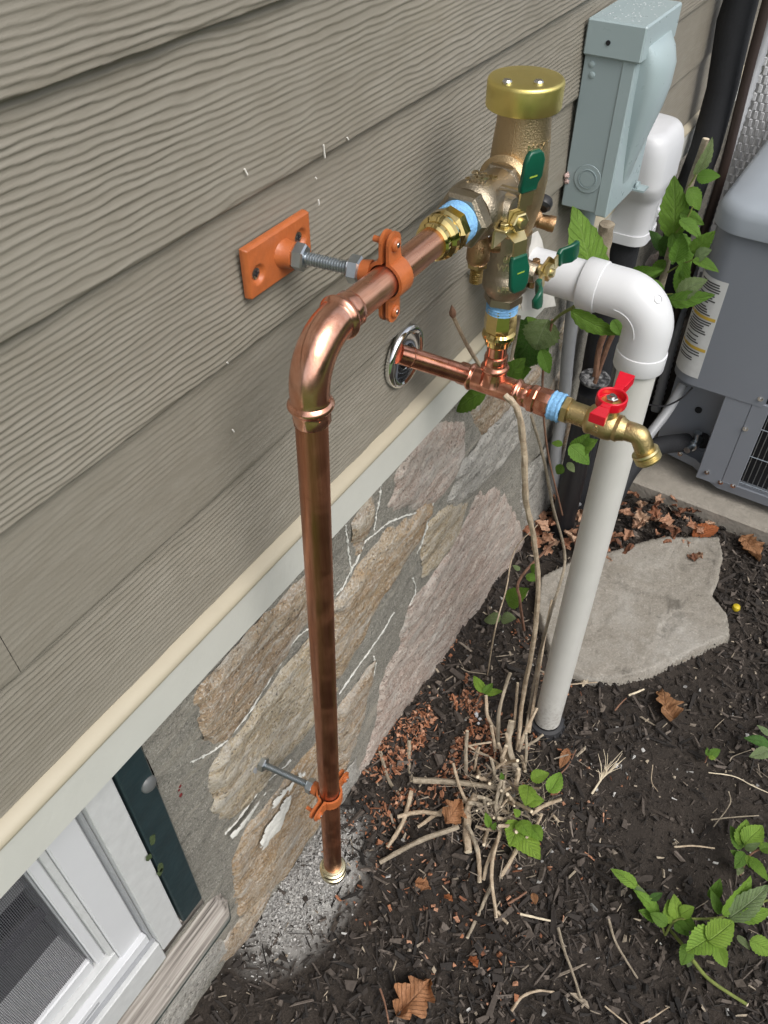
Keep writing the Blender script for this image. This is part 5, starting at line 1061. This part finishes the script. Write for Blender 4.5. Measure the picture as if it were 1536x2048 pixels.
for a, b, x, m, w, rl in (
    ((1096, 640), (1070, 705), X2, 'leaf_pale', 1.0, .1), ((1092, 655), (1020, 722), 1.12, 'leaf_dark', .85, -.1), ((1060, 690), (1045, 742), 1.13, 'leaf_dark', .9, 0), ((1080, 700), (1102, 748), X2, 'leaf', .6, .3),
    ((1010, 765), (1048, 720), 1.08, 'leaf', .7, 0), ((1028, 755), (1060, 738), 1.1, 'leaf', .8, 0), ((1075, 655), (1055, 632), 1.12, 'leaf', .8, 0), ((972, 785), (905, 818), .99, 'leaf', .62, .1), ((1080, 690), (1070, 715), 1.14, 'leaf_dark', .8, 0),
    ((1150, 905), (1175, 868), 1.42, 'leaf', .7, 0), ((1148, 900), (1192, 880), 1.42, 'leaf', .7, .3), ((1140, 890), (1180, 930), 1.40, 'leaf', .75, 0), ((1125, 890), (1102, 885), 1.40, 'leaf', .7, 0), ((1125, 930), (1112, 950), 1.42, 'leaf', .7, 0), ((1135, 925), (1150, 945), 1.42, 'leaf_pale', .7, 0)):
    LX(ivy, a, b, x, m, wr=w, roll=rl)
# tall thin stems from the stump
G = lambda u, v, z: P(u, v, z=z)
sh = thing('cut_shrub', (.78, .19, 0), 'cut back shrub stump with bristling tan stems and a few fresh leaves', 'shrub')
stem(sh, [G(1035, 1500, .02), G(1045, 1400, .10), P(1066, 1290, y=.235), P(1076, 1180, y=.24), P(1068, 1080, y=.25), P(1052, 1000, y=.26), P(1048, 900, y=.27), P(1036, 822, y=.28), P(1010, 790, y=.30)], .0042, 'twig', r2=.0040, wob=.25)
stem(sh, [G(1050, 1470, .03), G(1075, 1330, .12), P(1100, 1230, y=.24), P(1130, 1120, y=.27), P(1105, 1010, y=.3), P(1088, 920, y=.31), P(1062, 830, y=.33)], .0030, 'bark', r2=.0024)
stem(sh, [G(1058, 1465, .03), G(1072, 1380, .10), G(1090, 1270, .16), G(1104, 1200, .22)], .0034, 'twig')
stem(sh, [P(962, 735, y=.40), P(940, 700, y=.40), P(925, 672, y=.40), P(906, 632, y=.40)], .0030, 'twig', r2=.0026, n=10)
mb = MB(); c = P(906, 632, y=.40); lathe(mb, c, (-.3, 0, 1), [(.0022, -.002), (.0042, .002), (.0045, .007), (.0022, .014), (.0003, .019)], 10); obj('bud', mb, M['red_stem'], sh)
stem(sh, [P(1038, 632, y=.40), P(1030, 680, y=.40), P(1022, 720, y=.40)], .0032, 'bark')
stem(sh, [G(975, 1350, .05), P(990, 1260, y=.30), P(1012, 1180, y=.31), P(1030, 1100, y=.33), P(1075, 1050, y=.36)], .0014, 'twig')
stem(sh, [G(1048, 1260, .02), P(1040, 1200, y=.33), P(1045, 1150, y=.36), P(1130, 1060, y=.40), P(1155, 1000, y=.42)], .0034, 'red_stem')
def cz(u, v, z, ou=760, ov=1300, s=1.9794): return P(ou + u / s, ov + v / s, z=z)
sticks = [  # crop coordinates, height of each end, radius in mm
    (130, 515, .03, 470, 545, .045, 5.5), (245, 650, .025, 70, 660, .02, 4), (310, 700, .03, 0, 840, .012, 4.5), (125, 560, .02, 30, 780, .01, 4), (115, 360, .02, 125, 520, .012, 4), (0, 400, .012, 80, 580, .01, 3.5),
    (345, 610, .03, 290, 450, .05, 3.2), (340, 490, .02, 345, 320, .10, 3.6), (465, 330, .03, 420, 180, .09, 3.4), (465, 390, .03, 515, 90, .13, 3.6), (530, 310, .03, 545, 130, .12, 2.8), (540, 480, .03, 520, 280, .10, 6.5),
    (550, 400, .04, 620, 230, .10, 3.6), (560, 390, .04, 645, 335, .06, 2.6), (455, 400, .03, 440, 300, .08, 3.2), (480, 560, .03, 360, 495, .04, 2.4), (480, 700, .04, 460, 1060, .015, 3.2), (540, 790, .03, 475, 900, .01, 3.6),
    (345, 700, .03, 395, 920, .012, 4.2), (465, 750, .03, 410, 910, .015, 3.2), (440, 930, .012, 345, 1140, .01, 3.0), (465, 1035, .012, 505, 1082, .012, 2.8), (600, 650, .04, 718, 590, .06, 3.4), (640, 650, .04, 580, 742, .06, 2.6),
    (350, 590, .03, 150, 700, .012, 3.6), (380, 575, .04, 345, 660, .03, 6.5), (440, 600, .05, 385, 580, .06, 3.6), (345, 660, .02, 350, 800, .02, 7.5), (385, 800, .02, 345, 690, .04, 3.2), (470, 680, .03, 480, 515, .07, 3.6),
    (500, 700, .03, 540, 720, .06, 3.6), (520, 600, .03, 600, 640, .06, 3.4), (460, 640, .03, 490, 520, .07, 3), (560, 420, .03, 575, 480, .05, 3.4), (430, 600, .03, 520, 650, .04, 3), (500, 470, .02, 470, 370, .08, 3.2), (480, 460, .02, 500, 330, .09, 3), (510, 520, .02, 560, 560, .06, 3.6),
    (430, 420, .02, 350, 380, .05, 2), (350, 380, .05, 440, 365, .06, 2), (680, 650, .02, 708, 680, .02, 2.8), (570, 480, .02, 578, 330, .10, 3), (495, 480, .02, 500, 380, .09, 4), (450, 520, .03, 440, 430, .08, 3.2), (525, 560, .03, 548, 470, .07, 4.2)]
random.seed(12)
for i in range(34):
    a_ = 455 + random.gauss(0, 45); b_ = 560 + random.gauss(0, 70); an = random.random() * 6.28; L_ = random.uniform(35, 120); zt_ = random.uniform(.02, .09)
    sticks.append((a_, b_, .015, a_ + L_ * math.cos(an), b_ + L_ * math.sin(an) * .9 - zt_ * 500, zt_, random.uniform(1.8, 3.8)))
random.seed(3)
for (a, b, za, c_, d_, zb, r) in sticks:
    p = cz(a, b, za); q = cz(c_, d_, zb); L = (q - p).length; mid = p.lerp(q, .5) + Vector((random.gauss(0, .06) * L, random.gauss(0, .06) * L, random.gauss(0, .04) * L))
    stem(sh, [p, mid, q], r * .00112, random.choice(['twig', 'twig', 'bark']), r2=r * .00098, n=8, sub=5, wob=.22)
    mb = MB(); d3 = (q - mid).normalized(); lathe(mb, q - d3 * .0004, d3, [(r * .00095, 0), (r * .00085, .0009), (0, .001)], 9); obj('cut_end', mb, M['cut'], sh)
for a, b, z, m, w in (((1062, 1560), (1098, 1545), .07, 'leaf_new', .8), ((1098, 1585), (1122, 1543), .075, 'leaf_new', .75), ((1058, 1570), (1050, 1608), .07, 'leaf_new', .85), ((1052, 1600), (1088, 1600), .07, 'leaf_new', .9), ((1040, 1640), (1060, 1672), .06, 'leaf_new', .9), ((1030, 1650), (1078, 1716), .05, 'leaf_new', .75),
                          ((1035, 1640), (1020, 1690), .05, 'leaf_new', .8), ((1060, 1650), (1082, 1680), .055, 'leaf_new', .9), ((1040, 1632), (1028, 1618), .06, 'leaf_new', .9), ((980, 1655), (970, 1625), .06, 'leaf_new', .6), ((985, 1660), (992, 1645), .06, 'leaf', .7), ((1005, 1560), (1002, 1545), .07, 'leaf', .7),
                          ((968, 1385), (948, 1350), .08, 'leaf_new', .6), ((970, 1385), (1005, 1382), .08, 'leaf_new', .5), ((968, 1388), (985, 1365), .08, 'leaf', .6)):
    leaf(sh, G(a[0], a[1], z), G(b[0], b[1], z + .012), M[m], wr=w, face=(-.2, -.1, 1))
for a, b, y, m, w in (((1012, 1205), (1052, 1178), .31, 'leaf', .62), ((1002, 1238), (965, 1238), .31, 'leaf_pale', .62), ((1002, 1238), (1030, 1236), .31, 'leaf_pale', .8), ((1040, 1140), (1026, 1130), .32, 'leaf_pale', .7), ((1052, 1150), (1080, 1160), .32, 'leaf', .7), ((1060, 1140), (1078, 1130), .33, 'leaf', .7)):
    leaf(sh, P(a[0], a[1], x=y + .82), P(b[0], b[1], x=y + .82), M[m], wr=w)
a = P(890, 1645, z=.05); leaf(sh, a, P(925, 1600, z=.06), M['dead'], wr=.9, lobes=3, tp=1.0, name='dead_leaf_in_stump')
a = P(1020, 1600, z=.04)
# right-hand plants
def plant(label, stems, leaves, loc):
    t = thing('young_hydrangea', loc, label, 'plant', 'young plants in the mulch')
    for pts_, r, m in stems: stem(t, [G(*p) for p in pts_], r, m, wob=.05)
    for a, b, z0, z1, m, w, rl in leaves: leaf(t, G(a[0], a[1], z0), G(b[0], b[1], z1), M[m], wr=w, roll=rl, face=(-.25, -.1, 1))
    return t
plant('leafy young plant with thick green cut stalk at the lower right', [([(1385, 1920, .03), (1420, 1960, .02), (1495, 2010, .012)], .0034, 'stalk'), ([(1330, 1870, .01), (1355, 1840, .05), (1440, 1835, .06), (1536, 1800, .08)], .0024, 'stalk'), ([(1330, 1870, .01), (1310, 1810, .03), (1275, 1770, .05)], .0022, 'stalk'), ([(1385, 1920, .03), (1365, 1890, .03), (1340, 1860, .01)], .0034, 'stalk')],
      [((1275, 1775), (1225, 1735), .05, .07, 'leaf_new', .5, .2), ((1290, 1790), (1262, 1768), .05, .05, 'leaf_pale', .5, 0), ((1320, 1830), (1270, 1780), .04, .06, 'leaf_new', .5, .3), ((1315, 1835), (1280, 1822), .03, .05, 'leaf', .6, 0), ((1300, 1800), (1325, 1785), .05, .06, 'leaf_dark', .6, 0),
       ((1355, 1840), (1350, 1790), .05, .08, 'leaf_new', .75, 0), ((1360, 1830), (1388, 1815), .06, .08, 'leaf_new', .9, 0), ((1335, 1850), (1302, 1825), .05, .06, 'leaf', .8, 0), ((1345, 1850), (1340, 1800), .04, .07, 'leaf_new', .8, 0), ((1350, 1845), (1378, 1870), .05, .06, 'leaf', .9, 0), ((1362, 1835), (1392, 1860), .05, .07, 'leaf', .8, .3),
       ((1430, 1862), (1375, 1905), .07, .07, 'leaf_new', .82, .1), ((1415, 1880), (1470, 1842), .075, .085, 'leaf_new', .85, -.2), ((1430, 1890), (1455, 1935), .05, .04, 'leaf_new', .8, .2), ((1450, 1835), (1505, 1755), .07, .12, 'leaf_new', .5, .5), ((1455, 1838), (1536, 1770), .07, .13, 'leaf_pale', .48, -.2), ((1480, 1840), (1545, 1820), .08, .1, 'leaf_new', .55, .3),
       ((1475, 1870), (1500, 1900), .06, .06, 'leaf_pale', .5, 0), ((1500, 1880), (1550, 1910), .07, .06, 'leaf_new', .8, 0), ((1380, 1890), (1362, 1930), .04, .03, 'leaf', .8, 0), ((1385, 1910), (1375, 1935), .03, .02, 'leaf_pale', .7, 0), ((1440, 1830), (1425, 1780), .06, .08, 'leaf', .5, 0), ((1425, 1800), (1440, 1760), .05, .09, 'leaf', .6, 0)], (.68, -.17, 0))
plant('small leafy plant at the right edge above the larger one', [([(1480, 1750, .01), (1500, 1710, .04), (1540, 1690, .06)], .0022, 'red_stem')],
      [((1485, 1695), (1495, 1640), .05, .08, 'leaf_new', .8, 0), ((1490, 1690), (1526, 1650), .06, .08, 'leaf_new', .9, 0), ((1480, 1700), (1462, 1650), .05, .06, 'leaf', .6, 0), ((1490, 1705), (1470, 1735), .05, .05, 'leaf', .7, 0), ((1490, 1700), (1520, 1688), .06, .09, 'leaf_pale', .5, .4), ((1495, 1710), (1500, 1735), .05, .05, 'leaf_new', .7, 0), ((1500, 1712), (1536, 1760), .05, .06, 'leaf_new', .5, 0), ((1480, 1715), (1462, 1700), .04, .05, 'leaf', .7, 0), ((1485, 1730), (1475, 1750), .03, .03, 'leaf_pale', .7, 0), ((1520, 1700), (1550, 1690), .06, .07, 'leaf', .8, 0)], (.83, -.2, 0))
plant('two leaf sprig at the right edge beside the bare soil', [([(1540, 1500, .01), (1530, 1480, .04)], .0015, 'stalk')], [((1540, 1490), (1490, 1475), .05, .06, 'leaf_dark', .5, 0), ((1540, 1500), (1500, 1512), .06, .06, 'leaf_pale', .6, 0), ((1540, 1470), (1515, 1450), .05, .06, 'leaf_pale', .5, 0)], (1.02, -.16, 0))
plant('tiny green sprout emerging from the mulch', [([(1410, 1525, .01), (1416, 1510, .03)], .0015, 'red_stem')], [((1417, 1512), (1442, 1500), .03, .04, 'leaf', .8, .4), ((1417, 1512), (1432, 1518), .03, .03, 'leaf_new', .8, 0), ((1416, 1512), (1415, 1495), .03, .04, 'leaf', .7, 0)], (1.06, -.06, 0))
c = G(1495, 2010, .012); mb = MB(); lathe(mb, c, (-.1, -.5, 0), [(.0034, -.001), (.0034, .0006), (0, .0008)], 12); obj('cut_stalk_end', mb, M['cut'], bpy.data.objects['young_hydrangea'])

# loose sticks on the ground
for pts_, r, m, lb in (
    ([(705, 1100), (730, 1190), (760, 1270), (795, 1380)], 3.6, 'bark', 'forked brown stick with a broken knot below the cut shrub'), ([(905, 1065), (930, 1150), (975, 1230), (1020, 1300)], 3.2, 'bark', 'curved dark bark stick between shrub and leafy plant'),
    ([(555, 1045), (620, 1060), (675, 1072)], 3.0, 'cut', 'short pale stick just below the cut shrub stems'), ([(520, 1430), (560, 1375), (620, 1350), (690, 1355)], 3.4, 'twig', 'bent pale bark strip near the bottom edge of the photo'), ([(1165, 780), (1240, 775), (1325, 785)], 2.6, 'twig', 'straight pinkish twig beside the small right plant'),
    ([(1310, 672), (1400, 662), (1500, 655)], 1.8, 'bark', 'long thin twig lying above the small right plant'), ([(740, 137), (800, 132), (860, 128)], 2.2, 'twig', 'thin straw twig touching the foot of the white pipe'), ([(1300, 485), (1400, 500), (1470, 535), (1536, 565)], 1.6, 'cut', 'curved pale grass stalk at the right side'),
    ([(1385, 440), (1400, 420), (1470, 395)], 1.5, 'bark', 'short dark twig near the sprout'), ([(1380, 560), (1385, 610), (1320, 700)], 1.8, 'bark', 'crooked grey twig above the small right plant'), ([(985, 180), (1015, 168), (1045, 155)], 3.4, 'cut', 'stubby pale wood piece below the flat stone'),
    ([(1030, 1480), (1080, 1455), (1140, 1415)], 1.8, 'twig', 'slender straw stalk at the bottom edge'), ([(890, 1410), (940, 1450), (1000, 1500)], 2.0, 'twig', 'slanting straw stalk at the very bottom edge'), ([(505, 1005), (540, 985), (580, 958)], 3.0, 'red_stem', 'short reddish stick right of the hanging shrub stems'),
    ([(715, 490), (750, 450), (775, 395)], 2.0, 'red_stem', 'thin reddish twig right of the stump'), ([(0, 1340), (20, 1400), (35, 1481)], 2.4, 'red_stem', 'dark reddish twig left of the big maple leaf'), ([(320, 70), (350, 85), (420, 95)], 1.6, 'bark', 'fine grey twig between wall and stump'),
    ([(1080, 455), (1075, 520), (1100, 560)], 1.3, 'twig', 'fine curved root on the open soil'), ([(930, 240), (950, 215), (975, 190)], 2.4, 'red_stem', 'small brown stick below the flat stone edge')):
    q = [cz(a, b, .018) for a, b in pts_]; mb = MB(); tube(mb, spline(q, 5), lambda t: r * .00075 * (1 - .25 * t), 8, wob=.2); tag(obj('twig', mb, M[m]), lb, 'twig', 'loose twigs on the mulch')
tw = thing('dried_flower_stalk', cz(850, 520, .02), 'branching straw coloured dried flower stalk on the mulch', 'twig')
base = cz(838, 570, .012); fork = cz(880, 505, .022); stem(tw, [base, fork], .0022, 'cut')
for i in range(16):
    u = random.uniform(850, 975); v = random.uniform(390, 500); stem(tw, [fork.lerp(base, random.random() * .25), cz((880 + u) / 2 + random.uniform(-12, 12), (505 + v) / 2, .03), cz(u, v, .03 + random.random() * .02)], .0011, 'cut', name='branch', r2=.0004, n=5, sub=4)
c = G(1472, 1216, .02); mb = MB(); lathe(mb, c - Vector((0, 0, .008)), (0, 0, 1), [(.002, 0), (.0075, .003), (.0095, .009), (.0080, .015), (.003, .018)], 20); tag(obj('yellow_ball', mb, M['yellow']), 'small yellow ball lying right of the flat stone', 'ball')
mb = MB(); c = cz(385, 275, .015); random.seed(2)
for i in range(5): lathe(mb, c + Vector((random.uniform(-.01, .01), random.uniform(-.008, .008), 0)), (random.random(), random.random(), 1), [(.002, 0), (.005 * random.uniform(.5, 1), .003), (.001, .006)], 7)
tag(obj('white_scrap', mb, M['white']), 'crumpled white plastic scrap beside the cut shrub', 'scrap')
